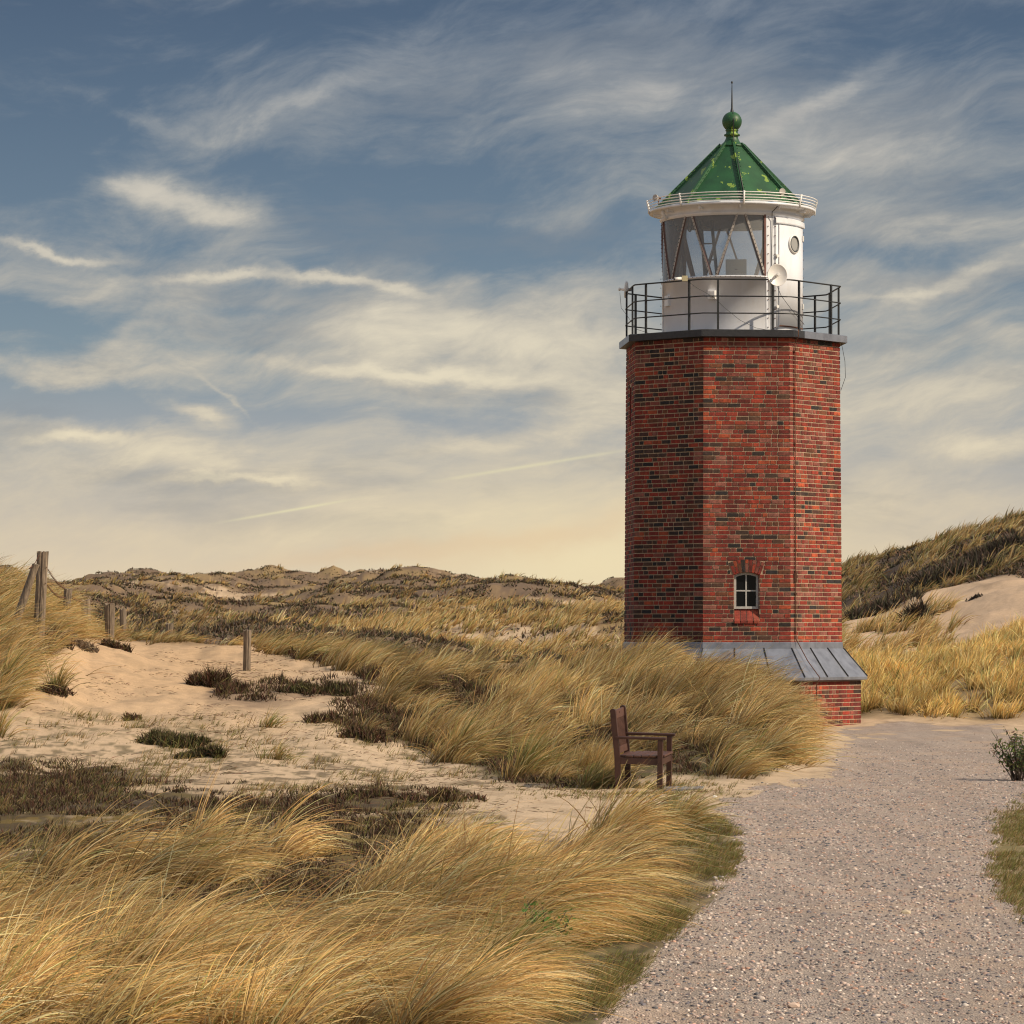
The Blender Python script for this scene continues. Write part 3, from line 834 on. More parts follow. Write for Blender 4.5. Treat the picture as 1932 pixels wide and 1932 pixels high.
stuff('hillock_grass', [g3, g3b], M['blade'], 'golden grass on the hillock and sand crest around the old fence posts', 'grass')


# --- right bank behind the path
def d_bank(px, py, x, y, D):
    return sstep(64.5, 66, D + (px < 1700) * 0) * sstep(1560, 1610, px) * (1 - sstep(83, 87, D)) * sstep(.36, .50, fbm(x * 1.4, y * .6, 360, 3)) * (np.hypot(x - TX, y - TY) > 2.9)


cB = scatter(900, (1560, 2080), (64, 87), d_bank); k_ = len(cB)
g4 = tussocks(cB, rng.integers(42, 62, k_), rng.uniform(.12, .26, k_), rng.uniform(.25, .5, k_), cB[:, 1] * .00024 + .002, wind=.1, lean=.16, segs=4, spread=.8, th1m=1.25, tone=(.8 + .9 * fbm(cB[:, 0] * 1.2, cB[:, 1] * .6, 370, 3)) * rng.uniform(.75, 1.15, k_), green=.08,
              tips=STRAW * np.array([1.0, 1.02, .9]))
cS = scatter(110, (1560, 1800), (86, 104), lambda px, py, x, y, D: sstep(.42, .55, fbm(x * .6, y * .3, 380, 3)) * (1 - sstep(1700, 1830, px))); k_ = len(cS)
g4b = tussocks(cS, rng.integers(26, 44, k_), rng.uniform(.12, .26, k_), rng.uniform(.4, .75, k_), cS[:, 1] * .00024 + .002, wind=.1, lean=.35, segs=4, green=.1)
cQ = scatter(620, (2060, 3400), (16, 95), lambda px, py, x, y, D: sstep(.34, .5, fbm(x * .7, y * .4, 460, 3)), True); k_ = len(cQ)
g4c = tussocks(cQ, rng.integers(45, 80, k_), rng.uniform(.12, .3, k_), rng.uniform(.35, .7, k_), cQ[:, 1] * .00022 + .002, wind=.1, lean=.7, segs=4, spread=.7, tone=.6 + .8 * fbm(cQ[:, 0], cQ[:, 1] * .5, 470, 3), green=.1)
stuff('bank_grass', [g4, g4b, g4c], M['blade'], 'tufted yellow grass covering the bank right of the lighthouse', 'grass')


# --- distant dunes: grass tufts and dark scrub
def d_far(px, py, x, y, D):
    p_ = fbm(x * .5, y * .25, 95, 4)
    dk_ = darkfield(x, y, px, py)
    return (px < 1580) * sstep(.38, .60, p_) * (1 - .5 * sstep(200, 380, D)) * (1 - .75 * dk_)


cF = scatter(6500, (-60, 1600), (80, 400), d_far, True); k_ = len(cF)
wd = cF[:, 1] * .00026 + .004
g5 = tussocks(cF, rng.integers(10, 18, k_), rng.uniform(.10, .32, k_) * (1 + cF[:, 1] / 500), rng.uniform(.25, .6, k_), wd * 1.2, wind=.1, lean=.4, segs=2, spread=.8, tone=.6 + .8 * fbm(cF[:, 0] * .1, cF[:, 1] * .05, 390, 3), green=.10)


def d_dr(px, py, x, y, D):
    a = np.where(D < 116, 0, 1)
    return (px > 1540) * a * sstep(.38, .58, fbm(x * .5, y * .25, 95, 4))


cG = scatter(1150, (1560, 2100), (112, 190), d_dr); k_ = len(cG)
g5b = tussocks(cG, rng.integers(16, 26, k_), rng.uniform(.15, .4, k_), rng.uniform(.35, .8, k_), cG[:, 1] * .00028 + .003, wind=.15, lean=.45, segs=3, spread=.7, tone=.45 + .6 * fbm(cG[:, 0] * .25, cG[:, 1] * .12, 395, 3), green=.15)
stuff('distant_dune_grass', [g5, g5b], M['blade'], 'small tufts of yellow and olive grass dotted over the distant dunes', 'grass')

SCRUB = np.array([[.045, .035, .03], [.06, .045, .03], [.035, .035, .022], [.085, .05, .04], [.05, .05, .025]])


def d_scr(px, py, x, y, D):
    p_ = fbm(x * .5, y * .25, 95, 4); dk = darkfield(x, y, px, py)
    return np.where(px < 1560, np.maximum(dk, .10), (D > 112) * sstep(.66, .50, p_))


cH = scatter(8500, (-60, 2100), (80, 380), d_scr, True); k_ = len(cH)
g6 = sprigs(cH, rng.integers(24, 40, k_), rng.uniform(.2, .7, k_) * (1 + cH[:, 1] / 400), rng.uniform(.10, .26, k_), cH[:, 1] * .0004 + .01, np.concatenate([SCRUB * 2.3, [[.16, .11, .05], [.20, .14, .07], [.11, .10, .04], [.17, .09, .055]]]), 1, 1.2)
stuff('distant_heather', [g6], M['sprig'], 'dark brown heather and scrub spread over the distant dunes', 'heather')

# --- heather, moss sprigs and shoots on the near sand
HEA = np.array([[.095, .038, .024], [.06, .032, .02], [.13, .06, .036], [.075, .065, .022], [.12, .10, .03], [.16, .11, .065]])


def d_heath(px, py, x, y, D):
    d = wdens('heath', 14, 25, 1)(px, py, x, y, D)
    pat = sstep(.50, .60, fbm(x * .9, y * .5, 400, 3))
    red = wdens('redheath', 10, 14, 7)(px, py, x, y, D)
    m_ = wdens('mid', 5, 5, 2)(px, py, x, y, D) * sstep(.52, .62, fbm(x * .55, y * .35, 410, 3)) * sstep(1330, 1290, py)
    dm = wdens('darkmid', 10, 16, 12)(px, py, x, y, D) + wdens('scrubby', 10, 14, 13)(px, py, x, y, D) * .6
    low = d * sstep(1580, 1640, py) * sstep(.42, .52, fbm(x * .9, y * .5, 400, 3))
    mgap = wdens('mid', 5, 5, 2)(px, py, x, y, D) * sstep(.60, .48, fbm(x * .95, y * .45, 330, 3)) * .8
    bh = .45 * wdens('bankheath', 8, 14, 15)(px, py, x, y, D) * sstep(.46, .60, fbm(x * 1.6, y * .8, 450, 3))
    return np.clip(mgap + bh + d * (.2 + .6 * pat) + low * .8 + red + m_ * .7 + dm * .8, 0, 1) * (D < 70)


cN = scatter(4800, (-120, 1500), (18, 70), d_heath); k_ = len(cN)
hN = rng.uniform(.03, .10, k_) * (1 + .9 * sstep(42, 50, cN[:, 1]))
g7 = sprigs(cN, rng.integers(35, 60, k_), rng.uniform(.08, .22, k_), hN, cN[:, 1] * .00018 + .004, HEA, 2, .8)
stuff('heather_carpet', [g7], M['sprig'], 'low dark red and brown heather growing in patches on the sand', 'heather')


def d_shoot(px, py, x, y, D):
    b_ = sstep(1260, 1380, py) * (px < 620 + (py - 1280) * 1.6) * (D < 48) * (1 - .9 * wdens('track', 12, 14, 14)(px, py, x, y, D))
    return b_ * sstep(.42, .6, fbm(x * 1.2, y * .6, 420, 3))


cT = scatter(2600, (-60, 950), (27, 49), d_shoot); k_ = len(cT)
g8 = tussocks(cT, rng.integers(2, 8, k_), rng.uniform(.02, .09, k_), rng.uniform(.05, .16, k_), cT[:, 1] * .00013 + .001, lean=.3, segs=3, tips=np.concatenate([GREEN * .9, STRAW * .7, OLIVE]), green=.3)
cK = scatter(5200, (-60, 1250), (33, 68), lambda px, py, x, y, D: (py > 1212) * sstep(.45, .62, fbm(x * 1.1, y * .6, 440, 4)) * (1 - wdens('mid', 8, 8, 2)(px, py, x, y, D))); k_ = len(cK)
g10 = blades(cK, rng.uniform(.03, .14, k_), rng.uniform(0, 6.28, k_), rng.uniform(1.2, 1.5, k_), rng.uniform(1.4, 1.7, k_), cK[:, 1] * .00012 + .002, pick(HEA * 1.2, k_), pick(HEA * 1.5, k_), 2)
cV = scatter(9500, (880, 2000), (15.5, 42), lambda px, py, x, y, D: np.maximum(wdens('greenedge', 10, 10, 7)(px, py, x, y, D), np.maximum(wdens('verge', 24, 36, 9)(px, py, x, y, D) * .7, .8 * np.exp(-(((px - 1200) / 130) ** 2 + ((py - 1492) / 16) ** 2)))) * sstep(.30, .48, fbm(x * 1.5, y * .8, 430, 3)), True); k_ = len(cV)
g9 = tussocks(cV, rng.integers(5, 12, k_), rng.uniform(.03, .08, k_), rng.uniform(.02, .08, k_), cV[:, 1] * .00015 + .001, lean=.3, segs=2, tips=np.concatenate([GREEN, STRAW * .6, OLIVE]), green=.4)
stuff('plant_litter', [g10], M['sprig'], 'dark dead twigs and plant crumbs strewn over the open sand', 'litter')
stuff('short_turf', [g8, g9], M['blade'], 'short green shoots on the sand and mossy turf edging the gravel', 'turf')

# --- gravel stones
ns = 24000
def d_gr(px, py, x, y, D):
    return wdens('gravel', 14, 40, 8)(px, py, x, y, D) * (1 - wdens('verge', 10, 10, 9)(px, py, x, y, D)) * sstep(60, 18, D)
cs = scatter(ns, (1040, 2060), (14.5, 62), d_gr)
ico = np.array([[0, 0, 1], [.9, 0, .45], [.28, .85, .45], [-.72, .53, .45], [-.72, -.53, .45], [.28, -.85, .45], [.72, .53, -.3], [-.28, .85, -.3], [-.9, 0, -.3], [-.28, -.85, -.3], [.72, -.53, -.3]])
icf = np.array([[0, 1, 2], [0, 2, 3], [0, 3, 4], [0, 4, 5], [0, 5, 1], [1, 6, 2], [2, 6, 7], [2, 7, 3], [3, 7, 8], [3, 8, 4], [4, 8, 9], [4, 9, 5], [5, 9, 10], [5, 10, 1], [1, 10, 6]])
k_ = len(cs)
sz = rng.gamma(3.0, .0016, k_) + .0035
rot = rng.uniform(0, 6.28, k_)
sc3 = np.stack([sz * rng.uniform(.8, 1.5, k_), sz * rng.uniform(.7, 1.1, k_), sz * rng.uniform(.4, .75, k_)], 1)
vv = ico[None] * sc3[:, None, :] * rng.uniform(.8, 1.2, (k_, 11, 1))
xr = vv[..., 0] * np.cos(rot)[:, None] - vv[..., 1] * np.sin(rot)[:, None]; yr = vv[..., 0] * np.sin(rot)[:, None] + vv[..., 1] * np.cos(rot)[:, None]
vv = np.stack([xr, yr, vv[..., 2]], -1) + cs[:, None, :] + np.array([0, 0, .002])
ff = (np.arange(k_) * 11)[:, None, None] + icf[None]
PEB = np.array([[.42, .31, .27], [.55, .44, .38], [.16, .15, .17], [.55, .47, .41], [.32, .25, .22], [.45, .28, .21], [.12, .12, .13], [.62, .55, .49], [.20, .17, .16], [.5, .39, .33]])
pc = np.repeat(pick(PEB, k_, .15), 11, axis=0)
M['pebble'] = paint('pebble', (1, 1, 1), .8, attr='Col', var=.15, scale=80)
o = np_mesh('loose_gravel', vv.reshape(-1, 3), ff.reshape(-1, 3), pc, M['pebble'])
tag(o, 'loose pinkish grey pebbles lying all over the gravel path', 'gravel', kind='stuff')


# --- single tussocks and shrubs one can point at
def single_tussock(px, py, D, n, rad, ln, label, lean=.5, green=.2, group=None, wind=.05, tips=STRAW, name='grass_tussock'):
    x, y, _ = P(px, py, D); z = gz(x, y)
    e = empty(name, (x, y, z))
    v, f, c = tussocks(np.array([[x, y, z]]), np.array([n]), np.array([rad]), np.array([ln]), np.array([D * .00019 + .001]), wind=wind, lean=lean, segs=6, green=green, spread=.9, tips=tips)
    v = v - np.array([x, y, z])
    o_ = np_mesh(name, v, f, c, M['blade']); o_.location = (x, y, z)
    bpy.data.objects.remove(e)
    return tag(o_, label, 'grass', group)


single_tussock(108, 1322, 49.2, 170, .16, .5, 'lone tussock of green and straw grass standing on the bare sand slope', .12, .45, 'single grass tussocks')
single_tussock(6, 1300, 49, 180, .16, .75, 'tall upright grass tussock at the left foot of the grassy hillock', .15, .4, 'single grass tussocks')
single_tussock(-5, 1385, 44, 110, .12, .5, 'small grass tussock cut by the left picture edge on the sand', .15, .35, 'single grass tussocks')
single_tussock(985, 1470, 40.5, 420, .2, .68, 'dense grey green grass tussock beside the sand path left of the chair', .4, .5, 'single grass tussocks')
single_tussock(860, 1438, 43.8, 420, .2, .78, 'tall straw tussock at the front left corner of the grassy mound', .25, .3, 'single grass tussocks')
single_tussock(1110, 1488, 38.2, 260, .13, .36, 'low green grass tussock just left of the chair legs', .3, .6, 'single grass tussocks')
single_tussock(1370, 1470, 40.6, 420, .17, .62, 'wind combed grass tussock drooping onto the gravel right of the chair', 1.1, .3, 'single grass tussocks')
single_tussock(1445, 1455, 42.3, 420, .2, .72, 'grass tussock at the rightmost tip of the mound beside the gravel', 1.0, .2, 'single grass tussocks')
single_tussock(1020, 1790, 20.0, 430, .13, .72, 'bushy fountain of straw grass arching over the gravel edge', .8, .1, 'single grass tussocks', wind=-.1)
single_tussock(930, 1900, 17.0, 380, .12, .55, 'green and yellow tussock in the lower foreground next to the gravel', .8, .45, 'single grass tussocks', wind=-.15)
single_tussock(1275, 1580, 30.0, 330, .15, .5, 'last straw tussock between the sand path and the gravel', .7, .35, 'single grass tussocks')
single_tussock(880, 1655, 24.4, 130, .08, .55, 'thin arching grass tussock rising from the dark heather hollow', .9, .05, 'single grass tussocks')
single_tussock(505, 1365, 46, 110, .16, .3, 'short pale green tuft in the middle of the open sand', .3, .5, 'single grass tussocks')
single_tussock(520, 1410, 42, 140, .2, .28, 'spreading pale grass tuft low on the open sand', .3, .45, 'single grass tussocks')


def heather_bush(px, py, D, n, rad, h, pal, label, name='heather_clump', w=None):
    x, y, _ = P(px, py, D); z = gz(x, y)
    ks = 9
    off = np.stack([rng.normal(0, .55, ks) * rad, rng.normal(0, .6, ks) * rad, np.zeros(ks)], 1); off[0] = 0
    ctr = np.array([[x, y, z]]) + off
    cnt = (n / ks * rng.uniform(.5, 1.5, ks)).astype(int) + 4
    v, f, c = sprigs(ctr, cnt, rad * rng.uniform(.35, .65, ks), h * rng.uniform(.35, .95, ks), np.full(ks, w or D * .0003 + .004), pal, 2, 1.0)
    o_ = np_mesh(name, v - np.array([x, y, z]), f, c, M['sprig']); o_.location = (x, y, z)
    return tag(o_, label, 'heather', 'separate heather clumps')


OLV = np.array([[.06, .065, .018], [.09, .085, .024], [.05, .04, .02], [.11, .10, .03], [.12, .07, .035]])
heather_bush(345, 1445, 44.0, 2600, .36, .20, OLV, 'olive green heather clump alone on the pale sand left of centre')
heather_bush(390, 1462, 42.0, 1500, .24, .15, OLV, 'smaller olive heather clump touching the larger one on the sand')
heather_bush(400, 1310, 55, 2000, .26, .28, HEA, 'eroded dark heather clump overhanging the sand hollow below the lone post')
heather_bush(440, 1316, 54, 1800, .3, .2, HEA, 'ragged brown heather clump at the right rim of the sand hollow')
heather_bush(590, 1300, 53, 4200, .45, .14, OLV, 'long dark green heather clump on the sandy rise right of the lone post')
heather_bush(150, 1235, 57.5, 1500, .30, .22, np.array([[.20, .14, .09], [.13, .085, .055], [.26, .19, .12]]), 'tangle of dead brown twigs spilling from the hillock onto the sand')
heather_bush(85, 1222, 56, 1500, .35, .25, np.array([[.20, .14, .09], [.13, .085, .055], [.26, .19, .12]]), 'grey brown dead brush at the foot of the tallest fence post')
heather_bush(105, 1330, 48.8, 900, .25, .12, HEA, 'dark heather skirt around the lone tussock on the sand')
heather_bush(212, 1238, 60, 1100, .22, .16, HEA, 'reddish heather clump high on the sand slope under the short posts')
heather_bush(242, 1350, 47.5, 350, .10, .12, HEA * 1.4, 'tiny red heather sprig in the middle of the sand slope')
heather_bush(690, 1410, 45.5, 1300, .3, .16, HEA, 'dark heather clump at the edge of the sand path below the grass')
heather_bush(640, 1378, 47.5, 1300, .3, .18, HEA, 'brown heather clump where the mound grass meets the sand')
heather_bush(840, 1507, 35.6, 1800, .3, .14, HEA * 1.2, 'red brown heather clump on the near side of the sand path')
heather_bush(700, 1505, 35.8, 1800, .34, .12, HEA, 'flat dark heather clump left along the near side of the sand path')
heather_bush(1283, 1650, 24.7, 260, .07, .09, HEA, 'small dark dead heather sprig on the green gravel edge')
heather_bush(850, 1860, 16.9, 500, .14, .12, HEA * 1.3, 'dark red heather sprigs hidden under the lowest foreground grass')
heather_bush(1722, 1150, 101, 800, .5, .62, SCRUB, 'round grey brown shrub on the bare sand slope right of the lighthouse')
heather_bush(1660, 1130, 112, 1400, 1.0, .6, SCRUB * 1.6, 'wide reddish scrub at the top left of the sandy slope')
heather_bush(1838, 1130, 104, 160, .2, .2, SCRUB, 'tiny dark plant alone on the sandy slope near the right edge')
heather_bush(1835, 1085, 121, 3500, 2.2, .7, SCRUB * 1.3, 'long band of dark brown scrub above the sandy slope')
heather_bush(1755, 1080, 120, 1100, 1.0, .9, SCRUB, 'dark shrub clump beside the upper corner of the sandy slope')


# leafy shrub at the right edge and low leafy plant in the grass
def leafy(name, px, py, D, nst, h, spread, leafc, label, cat, nleaf=16, leaf=.02, stem=(.07, .05, .035)):
    x, y, _ = P(px, py, D); z = gz(x, y)
    root = empty(name, (x, y, z)); tag(root, label, cat)
    s = MB(); lv = MB()
    for i in range(nst):
        a = random.uniform(0, 6.283); sp = random.uniform(.2, 1) * spread; hh = h * random.uniform(.6, 1.05)
        p0 = Vector((random.uniform(-.3, .3) * spread, random.uniform(-.3, .3) * spread, -.02))
        pts = [p0 + Vector((math.cos(a) * sp * t ** 1.3 + random.uniform(-.015, .015), math.sin(a) * sp * t ** 1.3 + random.uniform(-.015, .015), hh * t)) for t in (0, .25, .5, .75, 1)]
        s.tube(pts, [.007, .006, .005, .004, .002], 5)
        for j in range(nleaf):
            t = random.uniform(.3, 1); k2 = min(3, int(t * 4)); p = pts[k2].lerp(pts[k2 + 1], t * 4 - k2) + Vector([random.uniform(-.03, .03) for _ in range(3)])
            u = Vector([random.gauss(0, 1) for _ in range(3)]).normalized(); w = u.orthogonal().normalized()
            sz_ = leaf * random.uniform(.6, 1.3)
            c = [k3 * random.uniform(.7, 1.3) for k3 in random.choice(leafc)]
            lv.face([p - u * sz_, p + w * sz_ * .5, p + u * sz_, p - w * sz_ * .5], 0, tuple(c))
    s.build('stem', paint(name + '_stem', stem, .8), root)
    lv.build('foliage', M['blade'], root)
    return root


leafy('leafy_shrub', 1925, 1470, 40.2, 46, .62, .32, [(.10, .14, .03), (.14, .17, .05), (.07, .10, .03), (.18, .16, .08)], 'twiggy green shrub at the right edge of the gravel path', 'shrub', 18, .026)
leafy('leafy_plant', 1020, 1815, 18.6, 16, .3, .16, [(.05, .15, .02), (.07, .19, .03), (.10, .22, .04)], 'fresh green leafy plant half hidden in the foreground grass', 'plant', 22, .018)

# ------------------------------------------------------------------ lighthouse
LH = empty('lighthouse', (TX, TY, 0), D2R(-3.7))
tag(LH, 'octagonal red brick lighthouse with white lantern room and green pointed roof', 'lighthouse')
A0 = -14.5            # bearing of a corner, 0 = toward camera
ZB, ZT = 1.52, 7.14
RB, RT = 2.11, 2.068


def pa(r, a, z): return Vector((r * math.sin(D2R(a)), -r * math.cos(D2R(a)), z))


RED = [(.32, .036, .018), (.27, .030, .017), (.36, .05, .022), (.22, .025, .016), (.17, .022, .016), (.42, .075, .028), (.27, .07, .05), (.32, .11, .08), (.17, .055, .025), (.25, .034, .02), (.31, .038, .02), (.20, .028, .02)]
DRK = [(.034, .022, .020), (.050, .028, .024), (.07, .036, .026), (.024, .020, .022), (.11, .05, .03), (.09, .035, .025)]


def brick_wall(mb, Vfun, width, z0, z1, course, openings=(), dark=.12, seed=0, arch=None):
    """Vfun(s, z, out) maps 0..1 along the face; bricks stand proud of a mortar bed"""
    rnd = random.Random(seed)
    n = int(round((z1 - z0) / course)); ch = (z1 - z0) / n
    # mortar bed with openings (rectangles s0,s1,za,zb)
    ss = sorted({0, 1, *[o[0] for o in openings], *[o[1] for o in openings]})
    zs = sorted({z0, z1, *[o[2] for o in openings], *[o[3] for o in openings]})
    for i in range(len(ss) - 1):
        for j in range(len(zs) - 1):
            cs_, cz_ = (ss[i] + ss[i + 1]) / 2, (zs[j] + zs[j + 1]) / 2
            if any(o[0] < cs_ < o[1] and o[2] < cz_ < o[3] for o in openings): continue
            mb.face([Vfun(ss[i], zs[j], 0), Vfun(ss[i + 1], zs[j], 0), Vfun(ss[i + 1], zs[j + 1], 0), Vfun(ss[i], zs[j + 1], 0)], 1)
    jt = .0135 / width
    for r in range(n):
        za, zb = z0 + r * ch, z0 + (r + 1) * ch
        seq = []
        mode = rnd.random()
        tot = 0
        while tot < width - .05:
            if r % 2 == 0: l = .235 if rnd.random() < .68 else .117
            else: l = .235 if rnd.random() < .45 else .117
            if not seq and r % 2: l = rnd.choice([.117, .175])
            seq.append(l * rnd.uniform(.95, 1.05)); tot += l
        sc_ = 1 / sum(seq); s0 = 0
        run = 0
        for l in seq:
            s1 = s0 + l * sc_
            segs_ = [(s0, s1)]
            for o in list(openings) + list(arch or []):
                if zb - .01 > o[2] and za + .01 < o[3]:
                    nw = []
                    for (u0, u1) in segs_:
                        if u1 <= o[0] or u0 >= o[1]: nw.append((u0, u1))
                        else:
                            if u0 < o[0] - 2 * jt: nw.append((u0, o[0]))
                            if u1 > o[1] + 2 * jt: nw.append((o[1], u1))
                    segs_ = nw
            if run > 0: isd = True; run -= 1
            else:
                isd = rnd.random() < dark
                if isd and rnd.random() < .25: run = 1
            base = rnd.choice(DRK) if isd else rnd.choice(RED)
            kf = rnd.uniform(.8, 1.2)
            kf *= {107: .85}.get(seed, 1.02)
            c = tuple(k3 * kf for k3 in base)
            for (u0, u1) in segs_:
                e0 = u0 + (jt * .5 if u0 > 0 else 0); e1 = u1 - (jt * .5 if u1 < 1 else 0)
                ja = za + .0075; jb = zb - .0075
                pr = rnd.uniform(.006, .011); b_ = .003; bs = b_ / width
                bk = [Vfun(e0, ja, -.001), Vfun(e1, ja, -.001), Vfun(e1, jb, -.001), Vfun(e0, jb, -.001)]
                fk = [Vfun(e0 + (bs if u0 > 0 else 0), ja + b_, pr), Vfun(e1 - (bs if u1 < 1 else 0), ja + b_, pr), Vfun(e1 - (bs if u1 < 1 else 0), jb - b_, pr), Vfun(e0 + (bs if u0 > 0 else 0), jb - b_, pr)]
                mb.add(bk + fk, [(4, 5, 6, 7), (0, 1, 5, 4), (1, 2, 6, 5), (2, 3, 7, 6), (3, 0, 4, 7)], 0, c)
            s0 = s1


def oct_face(k, rb, rt, zb, zt):
    a0, a1 = A0 + 45 * k, A0 + 45 * (k + 1)

    def f(s, z, out):
        t = (z - zb) / (zt - zb); r = rb + (rt - rb) * t
        # mitred corners: offsetting outward scales the whole octagon
        r2 = r + out / math.cos(D2R(22.5))
        return pa(r2, a0, z).lerp(pa(r2, a1, z), s)
    return f


wall = MB()
W = 2 * 2.09 * math.sin(D2R(22.5))
# face 0 is the middle face (holds the window); face -2 holds the blind slit
WS0, WS1, WZ0, WZ1 = .5 - .232 / W, .5 + .232 / W, 1.92, 2.84
SS0, SS1, SZ0, SZ1 = .38, .56, 5.62, 6.36
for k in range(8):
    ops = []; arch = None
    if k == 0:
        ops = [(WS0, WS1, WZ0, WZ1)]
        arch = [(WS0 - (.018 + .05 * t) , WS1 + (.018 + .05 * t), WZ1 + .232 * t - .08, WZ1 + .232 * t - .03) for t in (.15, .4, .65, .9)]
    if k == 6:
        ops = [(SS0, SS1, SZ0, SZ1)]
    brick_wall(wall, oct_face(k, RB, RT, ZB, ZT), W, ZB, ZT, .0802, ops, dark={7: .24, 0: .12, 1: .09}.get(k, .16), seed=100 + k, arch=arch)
F0 = oct_face(0, RB, RT, ZB, ZT)
# window reveals
dep = -.13
for (sa, sb, za, zb) in ((WS0, WS0, WZ0, WZ1), (WS1, WS1, WZ0, WZ1)):
    nb_ = int((zb - za) / .08)
    for i in range(nb_ + 1):
        z0_ = za + i * .08; z1_ = min(zb, z0_ + .068)
        if z1_ <= z0_: continue
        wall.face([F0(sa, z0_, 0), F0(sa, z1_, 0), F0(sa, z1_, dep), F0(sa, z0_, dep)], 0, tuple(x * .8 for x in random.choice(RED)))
        wall.face([F0(sa, z1_, 0), F0(sa, z0_ + .08, 0), F0(sa, z0_ + .08, dep), F0(sa, z1_, dep)], 1)
wall.face([F0(WS0, WZ1, 0), F0(WS1, WZ1, 0), F0(WS1, WZ1, dep), F0(WS0, WZ1, dep)], 0, RED[3])
# segmental arch infill (lowers the corners of the opening head)
for i in range(8):
    def az_(u): return WZ1 - .055 * (2 * u - 1) ** 2
    u0, u1 = i / 8, (i + 1) / 8
    s0_, s1_ = WS0 + (WS1 - WS0) * u0, WS0 + (WS1 - WS0) * u1
    a_, b_ = az_(u0), az_(u1)
    wall.add([F0(s0_, a_, .004), F0(s1_, b_, .004), F0(s1_, WZ1 + .002, .004), F0(s0_, WZ1 + .002, .004), F0(s0_, a_, dep), F0(s1_, b_, dep)], [(0, 1, 2, 3), (0, 4, 5, 1)], 0, random.choice(RED[:3]))
# arch voussoirs
nv = 9
for i in range(nv):
    u0, u1 = i / nv + .012, (i + 1) / nv - .012
    def low(u): return (WS0 - .012 + (WS1 - WS0 + .024) * u, WZ1 + .004 - .05 * (2 * u - 1) ** 2 + .0)
    def up(u): return (WS0 - .065 + (WS1 - WS0 + .13) * u, WZ1 + .232 - .062 * (2 * u - 1) ** 2)
    for part in range(2):
        t0, t1 = ((0, .48), (.52, 1)) if i % 2 else ((0, .68), (.72, 1)); t = (t0, t1)[part]
        def q4(u, tt):
            l_, h_ = low(u), up(u)
            return (l_[0] + (h_[0] - l_[0]) * tt, l_[1] + (h_[1] - l_[1]) * tt)
        c = random.choice(RED) if random.random() < .8 else random.choice(DRK)
        cs4 = [q4(u0, t[0]), q4(u1, t[0]), q4(u1, t[1]), q4(u0, t[1])]
        wall.add([F0(a, b, 0) for a, b in cs4] + [F0(a, b, .013) for a, b in cs4], [(4, 5, 6, 7), (0, 1, 5, 4), (1, 2, 6, 5), (2, 3, 7, 6), (3, 0, 4, 7)], 0, c)
# sloping brick sill
for i in range(4):
    u0 = WS0 + (WS1 - WS0) * (i / 4 + .015); u1 = WS0 + (WS1 - WS0) * ((i + 1) / 4 - .015)
    for t0, t1 in ((0, .48), (.5, 1)) if i % 2 else ((0, .7), (.72, 1)):
        def sp_(u, t, d=0): return F0(u, 2.17 - .215 * t - d, -.11 + .145 * t)
        wall.add([sp_(u0, t0), sp_(u1, t0), sp_(u1, t1), sp_(u0, t1), sp_(u0, t0, .05), sp_(u1, t0, .05), sp_(u1, t1, .05), sp_(u0, t1, .05)],
                 [(0, 1, 2, 3), (3, 2, 6, 7), (0, 3, 7, 4), (1, 5, 6, 2)], 0, random.choice([(.32, .05, .03), (.27, .045, .03), (.36, .075, .04)]))
wall.face([F0(WS0, 2.155, -.112), F0(WS1, 2.155, -.112), F0(WS1, 1.945, .027), F0(WS0, 1.945, .027)], 1)
# blind slit: recessed brick panel
F6 = oct_face(6, RB, RT, ZB, ZT)
wd_ = MB
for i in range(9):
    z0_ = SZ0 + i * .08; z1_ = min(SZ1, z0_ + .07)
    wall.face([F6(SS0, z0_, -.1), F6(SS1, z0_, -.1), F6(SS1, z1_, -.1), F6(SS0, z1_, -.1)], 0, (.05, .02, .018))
wall.face([F6(SS0, SZ0, -.104), F6(SS1, SZ0, -.104), F6(SS1, SZ1, -.104), F6(SS0, SZ1, -.104)], 1)
for s_ in (SS0, SS1):
    wall.face([F6(s_, SZ0, 0), F6(s_, SZ1, 0), F6(s_, SZ1, -.104), F6(s_, SZ0, -.104)], 0, (.2, .035, .025))
for z_ in (SZ0, SZ1):
    wall.face([F6(SS0, z_, 0), F6(SS1, z_, 0), F6(SS1, z_, -.104), F6(SS0, z_, -.104)], 0, (.2, .035, .025))
wall_o = wall.build('wall', [M['brick'], M['mortar']], LH)

